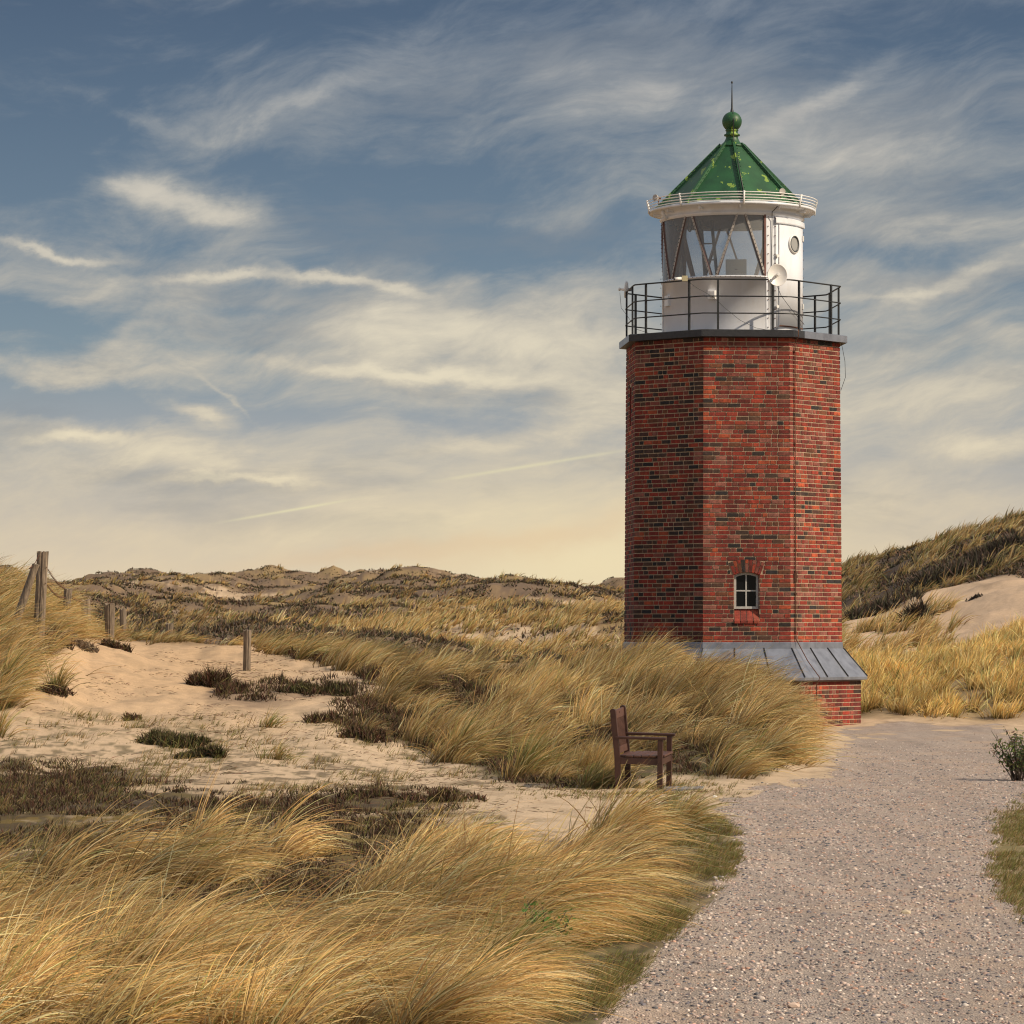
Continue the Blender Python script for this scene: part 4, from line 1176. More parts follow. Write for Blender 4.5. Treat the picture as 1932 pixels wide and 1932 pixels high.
# window
wf = MB()
def wbar(s0, s1, z0, z1, d0, d1):
    wf.add([F0(s, z, d) for d in (d0, d1) for z in (z0, z1) for s in (s0, s1)],
           [(0, 1, 3, 2), (4, 6, 7, 5), (0, 4, 5, 1), (2, 3, 7, 6), (0, 2, 6, 4), (1, 5, 7, 3)], 0)
fw = .042 / W; zc = (2.17 + 2.80) / 2
wbar(WS0, WS0 + fw, 2.17, 2.84, -.115, -.07); wbar(WS1 - fw, WS1, 2.17, 2.84, -.115, -.07)
wbar(WS0 + fw, WS1 - fw, 2.17, 2.215, -.115, -.068)
for i in range(8):
    u0, u1 = i / 8, (i + 1) / 8
    s0_, s1_ = WS0 + (WS1 - WS0) * u0, WS0 + (WS1 - WS0) * u1
    wf.add([F0(s0_, WZ1 - .055 * (2 * u0 - 1) ** 2, -.069), F0(s1_, WZ1 - .055 * (2 * u1 - 1) ** 2, -.069), F0(s1_, WZ1 - .045 - .055 * (2 * u1 - 1) ** 2, -.069), F0(s0_, WZ1 - .045 - .055 * (2 * u0 - 1) ** 2, -.069),
            F0(s1_, WZ1 - .045 - .055 * (2 * u1 - 1) ** 2, -.115), F0(s0_, WZ1 - .045 - .055 * (2 * u0 - 1) ** 2, -.115)], [(3, 2, 1, 0), (2, 3, 5, 4)], 0)
mw = .013 / W
wbar(.5 - mw, .5 + mw, 2.215, 2.80, -.108, -.082); wbar(WS0 + fw, .5 - mw, 2.49, 2.515, -.108, -.084); wbar(.5 + mw, WS1 - fw, 2.49, 2.515, -.108, -.084)
M['old_white'] = paint('old_window_paint', (.42, .42, .40), .6, var=.15, scale=20)
win = wf.build('window', M['old_white'], LH)
gp = MB(); gp.face([F0(WS0 + fw, 2.2, -.098), F0(WS1 - fw, 2.2, -.098), F0(WS1 - fw, 2.83, -.098), F0(WS0 + fw, 2.83, -.098)])
gp.build('pane', M['dark_glass'], win)
bk = MB(); bk.face([F0(WS0, 1.9, -.135), F0(WS1, 1.9, -.135), F0(WS1, 2.86, -.135), F0(WS0, 2.86, -.135)])
bk.build('back_panel', M['rubber'], win)

# plinth
pl = MB()
PR = 2.47
Wp = 2 * PR * math.sin(D2R(22.5))
for k in range(8):
    brick_wall(pl, oct_face(k, PR, PR, -.35, .84), Wp, -.35, .84, .0802, dark=.13, seed=300 + k)
pl.build('plinth_wall', [M['brick'], M['mortar']], LH)
rf = MB()
def ring8(mb, r0, z0, r1, z1, mat=0):
    for k in range(8):
        mb.face([pa(r0, A0 + 45 * k, z0), pa(r0, A0 + 45 * (k + 1), z0), pa(r1, A0 + 45 * (k + 1), z1), pa(r1, A0 + 45 * k, z1)], mat)
ring8(rf, RB + .022, 1.55, RB + .012, 1.56); ring8(rf, RB + .03, 1.44, RB + .022, 1.55)
ring8(rf, 2.60, .915, RB + .034, 1.44); ring8(rf, 2.60, .865, 2.60, .915); ring8(rf, 2.50, .85, 2.60, .865); ring8(rf, PR - .02, .835, 2.50, .85)
rfo = rf.build('plinth_roof', M['zinc'], LH)
sm_ = MB()
for k in range(8):
    a0_, a1_ = A0 + 45 * k, A0 + 45 * (k + 1)
    for t in (0.0, .36, .69):
        p0 = pa(2.605, a0_, .918).lerp(pa(2.605, a1_, .918), t if t else .004); p1 = pa(RB + .034, a0_, 1.445).lerp(pa(RB + .034, a1_, 1.445), t if t else .004)
        sm_ = MB(); sm_.tube([p0 + Vector((0, 0, .008)), p1 + Vector((0, 0, .008))], .012, 6)
        sm_.build('seam', M['zinc_dark'], rfo)

# ledge
lg = MB()
RL = 2.215
ring8(lg, RL, 7.145, RL, 7.265); ring8(lg, RL, 7.265, RL - .05, 7.278); ring8(lg, RL - .05, 7.278, 1.0, 7.30); ring8(lg, RT - .03, 7.13, RL, 7.145)
lg.build('ledge', M['tar'], LH)
for k in (6, 1, 2):
    lz = MB()
    a0_, a1_ = A0 + 45 * k + (0 if k != 1 else 9), A0 + 45 * (k + 1)
    k0 = 0 if k != 1 else .2
    P0 = lambda r, t, z: pa(r, A0 + 45 * k, z).lerp(pa(r, A0 + 45 * (k + 1), z), t)
    lz.face([P0(RL + .004, k0, 7.143), P0(RL + .004, 1, 7.143), P0(RL + .004, 1, 7.268), P0(RL + .004, k0, 7.268)])
    lz.face([P0(RL + .004, k0, 7.268), P0(RL + .004, 1, 7.268), P0(RL - .05, 1, 7.282), P0(RL - .05, k0, 7.282)])
    lz.build('ledge_flashing', M['zinc'], LH)

# gallery railing
rl = empty('railing', (0, 0, 0)); rl.parent = LH
RRr = 2.10
zr0 = 7.27
for h in (.93, .62, .31):
    mb = MB(); pts = []
    for k in range(8):
        v0 = pa(RRr, A0 + 45 * k, zr0 + h); vp = pa(RRr, A0 + 45 * (k - 1), zr0 + h); vn = pa(RRr, A0 + 45 * (k + 1), zr0 + h)
        pts += [v0.lerp(vp, .09), v0.lerp(vp, .03).lerp(v0.lerp(vn, .03), .5).lerp(v0, .3), v0.lerp(vn, .09)]
    pts.append(pts[0])
    mb.tube(pts, .0145 if h > .9 else .012, 7, cap=False)
    mb.build('rail', M['black'], rl)
for k in range(8):
    for t in (.17, .80):
        p = pa(RRr, A0 + 45 * k, zr0 - .0).lerp(pa(RRr, A0 + 45 * (k + 1), zr0), t)
        mb = MB(); mb.box(p + Vector((0, 0, .465)), (.034, .034, .95), rot=Matrix.Rotation(D2R(A0 + 45 * k + 22.5), 3, 'Z'))
        mb.build('post', M['black'], rl)

# lantern drum: low wall all round, solid sector with the door
LR = 1.32
dz0, dz1, dz2 = 7.29, 8.31, 9.52
dr_ = MB()
dr_.lathe([(LR, dz0), (LR, dz1), (LR + .012, dz1), (LR + .012, dz1 + .03), (LR - .05, dz1 + .03), (LR - .05, dz0)], 96)
dr_.lathe([(LR, dz1 + .03), (LR, dz2)], 40, a0=28, a1=118)
dr_.lathe([(LR - .04, dz2), (LR - .04, dz1 + .03)], 40, a0=28, a1=118)
for a in (28, 118):
    dr_.face([pa(LR, a, dz1), pa(LR - .04, a, dz1), pa(LR - .04, a, dz2), pa(LR, a, dz2)])
# vertical cover strips
for a in (28.5, 36.5, 84, -79):
    dr_.lathe([(LR, dz0), (LR + .008, dz0), (LR + .008, dz2 if a > 0 else dz1), (LR, dz2 if a > 0 else dz1)], 2, a0=a, a1=a + 1.6, smooth=False)
# rivets
rv = dr_
for a in (30, -89, 88, 31 + 5.5):
    for i in range(13 if a > 0 else 7):
        z = dz0 + .1 + i * .17
        if z > dz2: break
        p = pa(LR + .012, a, z); d_ = pa(1, a, 0)
        rv.tube([p, p + d_ * .015], .009, 6, mat=1)
for i in range(30):
    a = -85 + i * 4
    p = pa(LR + .014, a, dz1 + .012); d_ = pa(1, a, 0); rv.tube([p, p + d_ * .01], .007, 5, mat=1)
dr_.build('lantern_wall', [M['white'], M['rust']], LH)
# floor and ceiling of lantern
fl = MB(); fl.lathe([(0.001, 7.31), (LR - .03, 7.31)], 48); fl.build('lantern_floor', M['grey_box'], LH)
ce = MB(); ce.lathe([(LR - .01, dz2 - .0), (LR - .02, dz2 - .02), (LR - .14, dz2 - .02), (LR - .16, dz2 + .06), (.3, dz2 + .5), (.001, dz2 + .5)], 64)
M['ceil'] = paint('lantern_ceiling', (.30, .30, .33), .6, var=.1)
ce.build('lantern_ceiling', M['ceil'], LH)
gl_ = MB(); gl_.lathe([(LR - .012, dz1 + .03), (LR - .012, dz2)], 96, a0=118 - 360, a1=28); gl_.build('lantern_glazing', M['glass'], LH)
# diagonal glazing bars
for k in range(-6, 1):
    at = 7.5 + 45 * k
    for sgn in (-1, 1):
        ab = at + sgn * 22 ; a_t = at + sgn * 2.6; ab = at + sgn * 20.2
        if ab > 29 or ab < 118 - 360: continue
        mb = MB(); n_ = 8
        def strip(r, hw, mat, off=0):
            L_ = []; R_ = []
            for i in range(n_ + 1):
                t = i / n_; a = a_t + (ab - a_t) * t; z = dz2 + (dz1 + .03 - dz2) * t
                L_.append(pa(r, a - hw, z)); R_.append(pa(r, a + hw, z))
            for i in range(n_): mb.face([L_[i], R_[i], R_[i + 1], L_[i + 1]], mat)
            return L_, R_
        o1 = strip(LR + .012, .85, 0); i1 = strip(LR - .10, .85, 1)
        for A1, B1 in ((o1[0], i1[0]), (o1[1], i1[1])):
            for i in range(n_): mb.face([A1[i], A1[i + 1], B1[i + 1], B1[i]], 1)
        for i in range(0, n_ * 2 + 1):
            t = (i + .5) / (n_ * 2 + 1); a = a_t + (ab - a_t) * t; z = dz2 + (dz1 + .03 - dz2) * t
            mb.tube([pa(LR + .012, a, z), pa(LR + .024, a, z)], .008, 5, mat=2)
        mb.build('glazing_bar', [M['bar_face'], M['bar'], M['black']], LH)
jb = MB(); jb.box(pa(LR - .03, 27.4, (dz1 + dz2) / 2), (.035, .09, dz2 - dz1 - .06), rot=Matrix.Rotation(D2R(27.4), 3, 'Z')); jb.build('glazing_jamb', M['bar'], LH)

# door (curved leaf) with lintel, porthole, hinges, handles
dr = MB()
dr.lathe([(LR, 7.42), (LR + .03, 7.42), (LR + .03, 9.30), (LR, 9.30)], 16, a0=40.5, a1=79)
for a in (40.5, 79): dr.face([pa(LR, a, 7.42), pa(LR + .03, a, 7.42), pa(LR + .03, a, 9.30), pa(LR, a, 9.30)])
door = dr.build('door', M['white'], LH)
fm = MB()
fm.lathe([(LR, 7.36), (LR + .018, 7.36), (LR + .018, 9.36), (LR, 9.36)], 3, a0=37.6, a1=39.8)
fm.lathe([(LR, 7.36), (LR + .018, 7.36), (LR + .018, 9.36), (LR, 9.36)], 3, a0=79.7, a1=82)
fm.lathe([(LR, 9.325), (LR + .05, 9.325), (LR + .055, 9.345), (LR + .05, 9.42), (LR, 9.45)], 20, a0=36.6, a1=84, smooth=False)
fm.build('door_frame', M['white'], door)
ph = MB()
ac = 58.5; zc_ = 8.975
def disc_pt(rad, th, rr=LR + .04): 
    return pa(rr, ac + math.degrees(rad * math.cos(th) / LR), zc_ + rad * math.sin(th))
def ringm(mb, prof_, n=32, mat=0):
    Vv = [disc_pt(r_, 2 * math.pi * j / n, rr_) for (r_, rr_) in prof_ for j in range(n)]
    mb.add(Vv, [(i * n + j, i * n + (j + 1) % n, (i + 1) * n + (j + 1) % n, (i + 1) * n + j) for i in range(len(prof_) - 1) for j in range(n)], mat, None, True)
ringm(ph, [(.180, LR + .031), (.178, LR + .055), (.155, LR + .06)], mat=0); ringm(ph, [(.155, LR + .06), (.14, LR + .07), (.125, LR + .045)], mat=1)
pho = ph.build('porthole', [M['white_clean'], M['ladder']], door)
pg = MB(); ringm(pg, [(.127, LR + .042), (.001, LR + .042)])
m_, nt, N, L, b = new_mat('porthole_glass'); b.inputs['Base Color'].default_value = (.34, .34, .33, 1); b.inputs['Roughness'].default_value = .06
pg.build('pane', m_, pho)
for z in (8.72, 7.78):
    hb = MB(); p = pa(LR + .02, 38.2, z); hb.tube([p, p + pa(.035, 38.2, 0)], .03, 12); hb.build('handle', M['white_clean'], door)
for z in (9.12, 7.85):
    hb = MB(); hb.box(pa(LR + .045, 77.5, z), (.06, .02, .1), rot=Matrix.Rotation(D2R(77.5), 3, 'Z')); hb.build('hinge', M['white_clean'], door)
ru = MB(); ru.lathe([(LR + .0315, 7.415), (LR + .0325, 7.44)], 12, a0=40.5, a1=79); ru.lathe([(LR + .031, 7.415), (LR + .0318, 8.1)], 1, a0=78.6, a1=79.1); ru.build('rust_edge', M['rust'], door)

# eave
ev = MB()
ev.lathe([(LR, 9.46), (LR + .045, 9.50), (LR + .045, 9.515), (LR + .02, 9.525), (LR + .02, 9.60), (1.50, 9.635), (1.565, 9.635), (1.57, 9.68), (1.50, 9.68), (1.30, 9.74)], 96)
for a in range(-150, 180, 30):
    p = pa(LR + .09, a + 6, 9.60); ev.box(p, (.03, .16, .06), rot=Matrix.Rotation(D2R(a + 6), 3, 'Z'))
ev.build('eave', M['white'], LH)
pp = MB()
pp.tube([pa(1.46, -62, 9.63), pa(1.46, -62, 9.57), pa(1.41, -62.5, 9.52), pa(1.37, -62.5, 9.47)], .032, 8); pp.build('spout', M['white'], LH)

# roof
ro = MB()
rb_, zb_, rt_, zt_ = 1.43, 9.70, .205, 10.93
RA = 9.0
for k in range(8):
    a0_, a1_ = RA + 45 * k, RA + 45 * (k + 1)
    for (r0_, z0_, r1_, z1_) in ((rb_, zb_, .85, 10.27), (.85, 10.27, rt_, zt_)):
        n_ = 6
        for i in range(n_):
            t0, t1 = i / n_, (i + 1) / n_
            # slightly bellied sheets between the ribs
            def rp(r, t, z):
                a = a0_ + 45 * t; c_ = math.cos(D2R(22.5)) / math.cos(D2R(45 * t - 22.5)); return pa(r * (.72 * c_ + .28), a, z)
            ro.face([rp(r0_, t0, z0_), rp(r0_, t1, z0_), rp(r1_, t1, z1_), rp(r1_, t0, z1_)], 0, None, True)
roof = ro.build('roof', M['green'], LH)
for k in range(8):
    mb = MB(); a = RA + 45 * k
    d_ = pa(1, a, 0); s_ = pa(1, a + 90, 0)
    def rp2(t, off, sd): return pa(rb_ + (rt_ - rb_) * t + .01 + off * .75, a, zb_ + (zt_ - zb_) * t + off) + s_ * sd
    w_ = .028
    mb.add([rp2(t, o_, sd) for t in (0, 1) for (o_, sd) in ((-.02, -w_), (.03, -w_ * .8), (.03, w_ * .8), (-.02, w_))], [(0, 1, 5, 4), (1, 2, 6, 5), (2, 3, 7, 6), (0, 3, 2, 1)], 0)
    for i in range(16):
        for sd in (-.045, .045):
            p = rp2((i + .5) / 16, .002, sd); mb.tube([p, p + Vector((d_.x * .012, d_.y * .012, .012))], .008, 5)
    mb.build('rib', M['green'], roof)
fi = MB()
fi.lathe([(.19, 10.90), (.25, 10.885), (.25, 10.91), (.20, 10.945), (.15, 10.99), (.115, 11.06), (.112, 11.10), (.148, 11.105), (.150, 11.13), (.115, 11.145), (.108, 11.19), (.125, 11.20), (.12, 11.22)], 40)
fi.lathe([(max(.002, .186 * math.cos(D2R(t))), 11.375 + .186 * math.sin(D2R(t))) for t in range(-60, 91, 10)], 40)
fin = fi.build('finial', M['green'], roof)
sp = MB(); sp.lathe([(.035, 11.55), (.03, 11.58), (.018, 11.63), (.009, 12.0), (.006, 12.09), (.018, 12.10), (.02, 12.115), (.012, 12.135), (.001, 12.14)], 12); sp.build('spike', M['zinc_dark'], roof)
lc = MB(); lc.tube([pa(.02, 10, 11.56), pa(.12, 10, 11.52), pa(.20, 10, 11.37), pa(.16, 10, 11.25), pa(.16, 10, 11.12), pa(.15, 10, 11.03), pa(.26, 10, 10.92), pa(.55, 9.5, 10.64), pa(1.46, 9.3, 9.76)], .009, 6)
lc.build('lightning_wire', M['black'], roof)

# roof rail
rr_ = empty('roof_rail', (0, 0, 0)); rr_.parent = LH
for (r_, z_) in ((1.605, 9.85), (1.60, 9.80), (1.585, 9.75), (1.565, 9.705)):
    mb = MB(); mb.tube([pa(r_, a, z_) for a in range(0, 361, 5)], .0095, 6, cap=False); mb.build('rail', M['white_clean'], rr_)
for a in (8, 53, 98, 143, 188, 233, 278, 323):
    mb = MB(); mb.tube([pa(1.575, a, 9.62), pa(1.58, a, 9.72), pa(1.615, a, 9.87)], .02, 6); mb.build('bracket', M['white_clean'], rr_)
def floodlight(a, z, r, face):
    mb = MB()
    p = pa(r, a, z); d_ = pa(1, face, 0)
    mb.lathe([(0.001, 0)], 3) if False else None
    mb.tube([p + d_ * .0, p + d_ * .03, p + d_ * .05], [.05, .062, .062], 16)
    mb.tube([p - d_ * .1, p], [.02, .045], 12, mat=1); mb.tube([p - d_ * .05, p - d_ * .05 + Vector((0, 0, -.12))], .012, 6, mat=1)
    mb.build('lamp', [M['bar_face'], M['rust']], LH)
floodlight(-64, 9.86, 1.56, -40); floodlight(36, 9.88, 1.55, 25)

# dish antennas, camera, boxes, cables
def dish(center, face_az, r, ry=1.0, deep=.06):
    e = empty('satellite_dish', (0, 0, 0)); e.parent = LH
    d_ = pa(1, face_az, 0.06).normalized(); u = Vector((0, 0, 1)).cross(d_).normalized(); w = d_.cross(u)
    mb = MB(); n = 32; V_ = []; prof_ = [(t * r, deep * t * t) for t in (.02, .3, .55, .8, .95, 1.0)] + [(r * 1.01, deep - .01), (r * .9, deep - .045), (r * .3, -.035), (.01, -.04)]
    for (rr2, dd) in prof_:
        for j in range(n):
            a = 2 * math.pi * j / n; V_.append(center + u * rr2 * math.cos(a) + w * rr2 * math.sin(a) * ry + d_ * dd)
    mb.add(V_, [(i * n + j, i * n + (j + 1) % n, (i + 1) * n + (j + 1) % n, (i + 1) * n + j) for i in range(len(prof_) - 1) for j in range(n)], 0, None, True)
    mb.build('reflector', M['white_clean'], e)
    fd = MB(); fd.tube([center, center + d_ * .12], [.03, .022], 12); fd.tube([center + d_ * .12, center + d_ * .15], [.035, .03], 12); fd.build('feed', M['white_clean'], e)
    br = MB(); br.tube([center - d_ * .03, center - d_ * .1], .03, 8); br.build('bracket', M['zinc'], e)
    return e
dish(pa(2.22, 21.5, 8.25), 14, .185, 1.1)
dish(pa(2.04, -101, 8.26), -95, .14, 1.15, .025)
cm_ = MB()
pc_ = pa(2.14, -25.5, 8.22)
cm_.tube([pc_ + Vector((-.01, -.03, .0)), pc_ + Vector((-.13, -.09, -.02))], .03, 12); cm_.tube([pc_ + Vector((-.13, -.09, -.02)), pc_ + Vector((-.137, -.094, -.021))], .022, 12, mat=1)
cm_.box(pc_ + Vector((.06, 0, .0)), (.1, .08, .10), 2); cm_.build('security_camera', [M['white_clean'], M['rubber'], paint('beige_box', (.5, .45, .28), .6)], LH)
bx = MB(); bx.box(pa(LR + .025, -16, 7.98), (.15, .06, .17), rot=Matrix.Rotation(D2R(-16), 3, 'Z'), bev=.008); bx.box(pa(LR + .06, -15, 7.99), (.09, .04, .12), rot=Matrix.Rotation(D2R(-16), 3, 'Z'), bev=.01); bx.build('junction_box', M['white_clean'], LH)
bx = MB(); bx.box(pa(LR + .02, -64.5, 7.94), (.15, .05, .2), rot=Matrix.Rotation(D2R(-64.5), 3, 'Z'), bev=.008); bx.build('vent', M['white_clean'], LH)
def cable(pts, r=.005, mat='ladder', name='cable'):
    mb = MB(); P_ = [Vector(p) for p in pts]; out = []
    for i in range(len(P_) - 1):
        for t in (0, .25, .5, .75): 
            p = P_[i].lerp(P_[i + 1], t); out.append(p)
    out.append(P_[-1]); mb.tube(out, r, 5); return mb.build(name, M[mat], LH)
cable([pa(2.1, -24, 8.2), pa(1.75, -21, 8.07), pa(1.4, -14, 7.93), pa(1.42, -5, 7.72), pa(1.42, 6, 7.5), pa(1.42, 18, 7.36), pa(1.5, 26, 7.32)], .004)
cable([pa(2.16, -100, 8.2), pa(2.12, -98, 7.9), pa(2.0, -88, 7.75), pa(1.8, -84, 7.45), pa(1.4, -80, 7.31)], .004)
cable([pa(2.2, 21.5, 8.1), pa(1.7, 32, 7.95), pa(1.4, 50, 7.78), pa(1.39, 64, 7.6), pa(1.4, 75, 7.5)], .005)
cable([pa(1.57, 33, 9.62), pa(1.40, 32, 9.52), pa(1.345, 33.5, 9.38), pa(1.335, 33.5, 8.9), pa(1.335, 33.5, 8.3), pa(1.335, 33.5, 7.33)], .008)
cable([pa(RT + .05, 74.5, 7.13), pa(RT + .11, 75, 6.8), pa(RT + .12, 75, 6.5), pa(RT + .03, 75, 6.25)], .005)
# lightning conductor down the right-hand face
F1 = oct_face(1, RB, RT, ZB, ZT)
lc = MB(); pts = [pa(RL + .01, 33, 7.28), pa(RL + .01, 33, 7.16), F1(.085, 7.05, .04)] + [F1(.085, z, .03) for z in (6, 5, 4, 3, 2, 1.62)] + [pa(RB + .06, 35.5, 1.45), pa(2.36, 36.0, 1.21), pa(2.63, 37.5, .91), pa(PR + .035, 38, .80), pa(PR + .03, 38, .2), pa(PR + .03, 38, -.1)]
lc.tube(pts, .0095, 6)
for z in (6.9, 6.2, 5.2, 4.2, 3.25, 2.45, 1.75): lc.box(F1(.085, z, .02), (.035, .05, .03))
lc.box(F1(.083, 2.75, .03), (.045, .045, .16))
lc.build('lightning_conductor', M['rust'], LH)
dp = MB(); dp.box(pa(2.06, 79, 1.83), (.04, .05, .40)); dp.build('iron_bracket', M['black'], LH)

# things inside the lantern room
def lpt(a, r, z):
    p = pa(r, a - 3.7, z); return Vector((TX + p.x, TY + p.y, z))
ca = empty('cabinet', lpt(8, .55, 7.32), D2R(-3.7)); tag(ca, 'plain grey cabinet standing behind the lantern room glass', 'cabinet')
mb = MB(); mb.box((0, 0, .69), (.39, .35, 1.38), bev=.01); mb.build('body', M['grey_box'], ca)
mb = MB(); mb.box((0, -.182, .72), (.36, .012, 1.28), bev=.003); dd_ = mb.build('door', M['grey_box'], ca)
mb = MB(); mb.box((0, -.192, 1.19), (.05, .01, .012)); mb.build('handle', M['ladder'], dd_)
la = empty('ladder', lpt(-50, .55, 7.32), D2R(-3.7)); tag(la, 'dark metal ladder leaning inside the glazed lantern room', 'ladder')
for sx_ in (-.10, .10):
    mb = MB(); mb.tube([(sx_ * 1.25 + .12, -.05, 0), (sx_ - .06, .05, 2.15)], .035, 6); mb.build('side_rail', M['ladder'], la)
for i in range(7):
    t = (i + .6) / 7; x_ = .12 - .18 * t
    mb = MB(); mb.tube([(x_ - .12, -.05 + .1 * t, 2.15 * t), (x_ + .12, -.05 + .1 * t, 2.15 * t)], .014, 6); mb.build('rung', M['ladder'], la)
hs = empty('hose', lpt(-60, 1.05, 9.35), 0); tag(hs, 'black hose hanging in two loops under the lantern roof', 'hose')
mb = MB()
for ox, w_ in ((-.08, .10), (.12, .055)):
    mb.tube([(ox + w_ * math.cos(t), 0, .1 + .20 * math.sin(t) if math.sin(t) < 0 else .1 + .05 * math.sin(t)) for t in [math.pi * (1 + i / 12) for i in range(13)]], .014, 8)
mb.build('loop', M['rubber'], hs)

# ------------------------------------------------------------------ chair
chx, chy, _ = P(1212, 1487, 38.1)
chz = gz(chx, chy)
CH = empty('garden_chair', (chx, chy, chz - .015)); tag(CH, 'dark brown slatted wooden armchair standing at the end of the sand path', 'chair')
CH.rotation_euler = (D2R(2.5), D2R(1.2), D2R(-12))
# local: +x is the direction the sitter faces, y = depth; near side y = -w
w2 = .31; L1 = .25; L0 = -.235
S_ = MB
def part(name, fn, mat='chair_wood', parent=None):
    mb = MB(); fn(mb); return mb.build(name, M[mat], parent or CH)
tilt = Matrix.Rotation(D2R(-7), 3, 'Y')
for y in (-w2, w2):
    part('leg', lambda m2: m2.box((L1, y, .295), (.058, .05, .59), bev=.005))
    def backleg(m2, y=y):
        pts = [(L0 + .02, .0), (L0, .40), (L0 - .055, .90)]
        hw = .031; V_ = []
        outl = []
        for (x, z) in pts: outl.append((x, z))
        # side outline extruded across y with rounded top
        top = [(L0 - .055 + hw * math.cos(D2R(t)), .90 + hw * .8 * math.sin(D2R(t))) for t in (0, 30, 60, 90, 120, 150, 180)]
        poly = [(L0 + .02 + hw, 0), (L0 + hw, .40)] + top + [(L0 - hw, .40), (L0 + .02 - hw, 0)]
        n = len(poly)
        a = [(x, y - .025, z) for x, z in poly]; b2 = [(x, y + .025, z) for x, z in poly]
        m2.add(a + b2, [tuple(range(n)), tuple(reversed(range(n, 2 * n)))] + [(i, i + n, (i + 1) % n + n, (i + 1) % n) for i in range(n)])
    part('leg', backleg)
    part('armrest', lambda m2: m2.box((.03, y, .604), (.57, .062, .03), bev=.01), 'chair_wood')
    part('apron', lambda m2: m2.box((0, y, .345), (.45, .035, .07), bev=.004))
part('apron', lambda m2: m2.box((L1 + .008, 0, .345), (.03, 2 * w2 - .05, .07), bev=.004)); part('apron', lambda m2: m2.box((L0 + .01, 0, .345), (.03, 2 * w2 - .05, .07), bev=.004))
seat = empty('seat', (0, 0, 0)); seat.parent = CH
for i in range(6):
    x = -.185 + i * .0885
    mb = MB(); mb.box((x, 0, .393 + .003 * i), (.074, 2 * w2 - .04 + (.08 if i in (1, 2, 3, 4) else -.01), .022), bev=.005); mb.build('slat', M['chair_top'], seat)
back = empty('backrest', (0, 0, 0)); back.parent = CH
def bx_(z): return L0 - .055 * (z - .40) / .5
mb = MB(); mb.box((bx_(.86), 0, .855), (.03, 2 * w2 - .05, .095), rot=Matrix.Rotation(D2R(-6), 3, 'Y'), bev=.005); mb.box((bx_(.86) + .0165, 0, .868), (.003, .014, .022), 0, rot=Matrix.Rotation(D2R(-6), 3, 'Y')); mb.build('top_rail', M['chair_top'], back)
mb = MB(); mb.box((bx_(.46), 0, .455), (.03, 2 * w2 - .05, .075), rot=Matrix.Rotation(D2R(-6), 3, 'Y'), bev=.005); mb.build('bottom_rail', M['chair_top'], back)
for i in range(10):
    y = -w2 + .065 + i * (2 * w2 - .13) / 9
    mb = MB(); mb.box((bx_(.65), y, .65), (.018, .026, .33), rot=Matrix.Rotation(D2R(-6.3), 3, 'Y')); mb.build('slat', M['chair_top'], back)

# paving by the chair
pvx, pvy, _ = P(1288, 1491, 37.8)
pv = MB()
for i in range(5):
    for j in range(6):
        x = pvx - .19 + i * .085 + j * .012; y = pvy - .28 + j * .105
        z = gz(x, y) + random.uniform(0, .006)
        pv.box((x, y, z + .0), (.078, .095, .045), rot=Matrix.Rotation(D2R(-8), 3, 'Z'), bev=.006)
o = pv.build('paving', M['stone'])
tag(o, 'small patch of grey paving setts in front of the chair', 'paving')

# ------------------------------------------------------------------ fence posts
def fence_post(px, ptop, pbot, D, wpx, pxb=None, label='', seed=0, lean_y=0.0, slanted=False, name='fence_post', group='old weathered fence posts', cat='fence post'):
    xb, yb, zb2 = P(pxb if pxb is not None else px, pbot, D); xt, yt, zt2 = P(px, ptop, D)
    g = gz(xb, yb); zb3 = min(zb2, g) - .12
    base = Vector((xb, yb, g))
    e_ = Vector((xt, yt + lean_y, zt2)) - Vector((xb, yb, zb2)); dirn = e_.normalized()
    start = Vector((xb, yb, zb2)) + dirn * ((zb3 - zb2) / max(dirn.z, .3))
    total = (Vector((xt, yt + lean_y, zt2)) - start).length
    r0 = wpx / F * D / 2 * 1.22
    rnd = random.Random(seed); n = 26; kz = 16
    ph = [rnd.uniform(0, 6.28) for _ in range(6)]
    u = dirn.orthogonal().normalized(); w = dirn.cross(u)
    V_ = []
    grooves = [rnd.uniform(.0, 1) ** 3 * .2 for _ in range(n)]
    for i in range(kz + 1):
        t = i / kz
        rr = r0 * (.92 + .14 * t if not slanted else 1.0) * (1 + .05 * math.sin(5 * t + ph[0]))
        for j in range(n):
            a = 2 * math.pi * j / n
            q_ = rr * (1 + .06 * math.sin(2 * a + ph[1]) + .05 * math.sin(3 * a + ph[2] + t) - grooves[j] * (1 if t > .1 else .4) + rnd.uniform(-.02, .02))
            V_.append(start + dirn * (total * t + (rnd.uniform(-.02, .012) - grooves[j] * .15 if i == kz else 0)) + u * q_ * math.cos(a) + w * q_ * math.sin(a) - base)
    top_c = start + dirn * (total - .006) - base
    V_.append(top_c)
    Fc = [(i * n + j, i * n + (j + 1) % n, (i + 1) * n + (j + 1) % n, (i + 1) * n + j) for i in range(kz) for j in range(n)]
    Fc += [(kz * n + j, kz * n + (j + 1) % n, len(V_) - 1) for j in range(n)]
    mb = MB(); mb.add(V_, Fc, 0, None, False)
    o_ = mb.build(name, M['post']); o_.location = base
    tag(o_, label, cat, group); return Vector((xt, yt + lean_y, zt2))


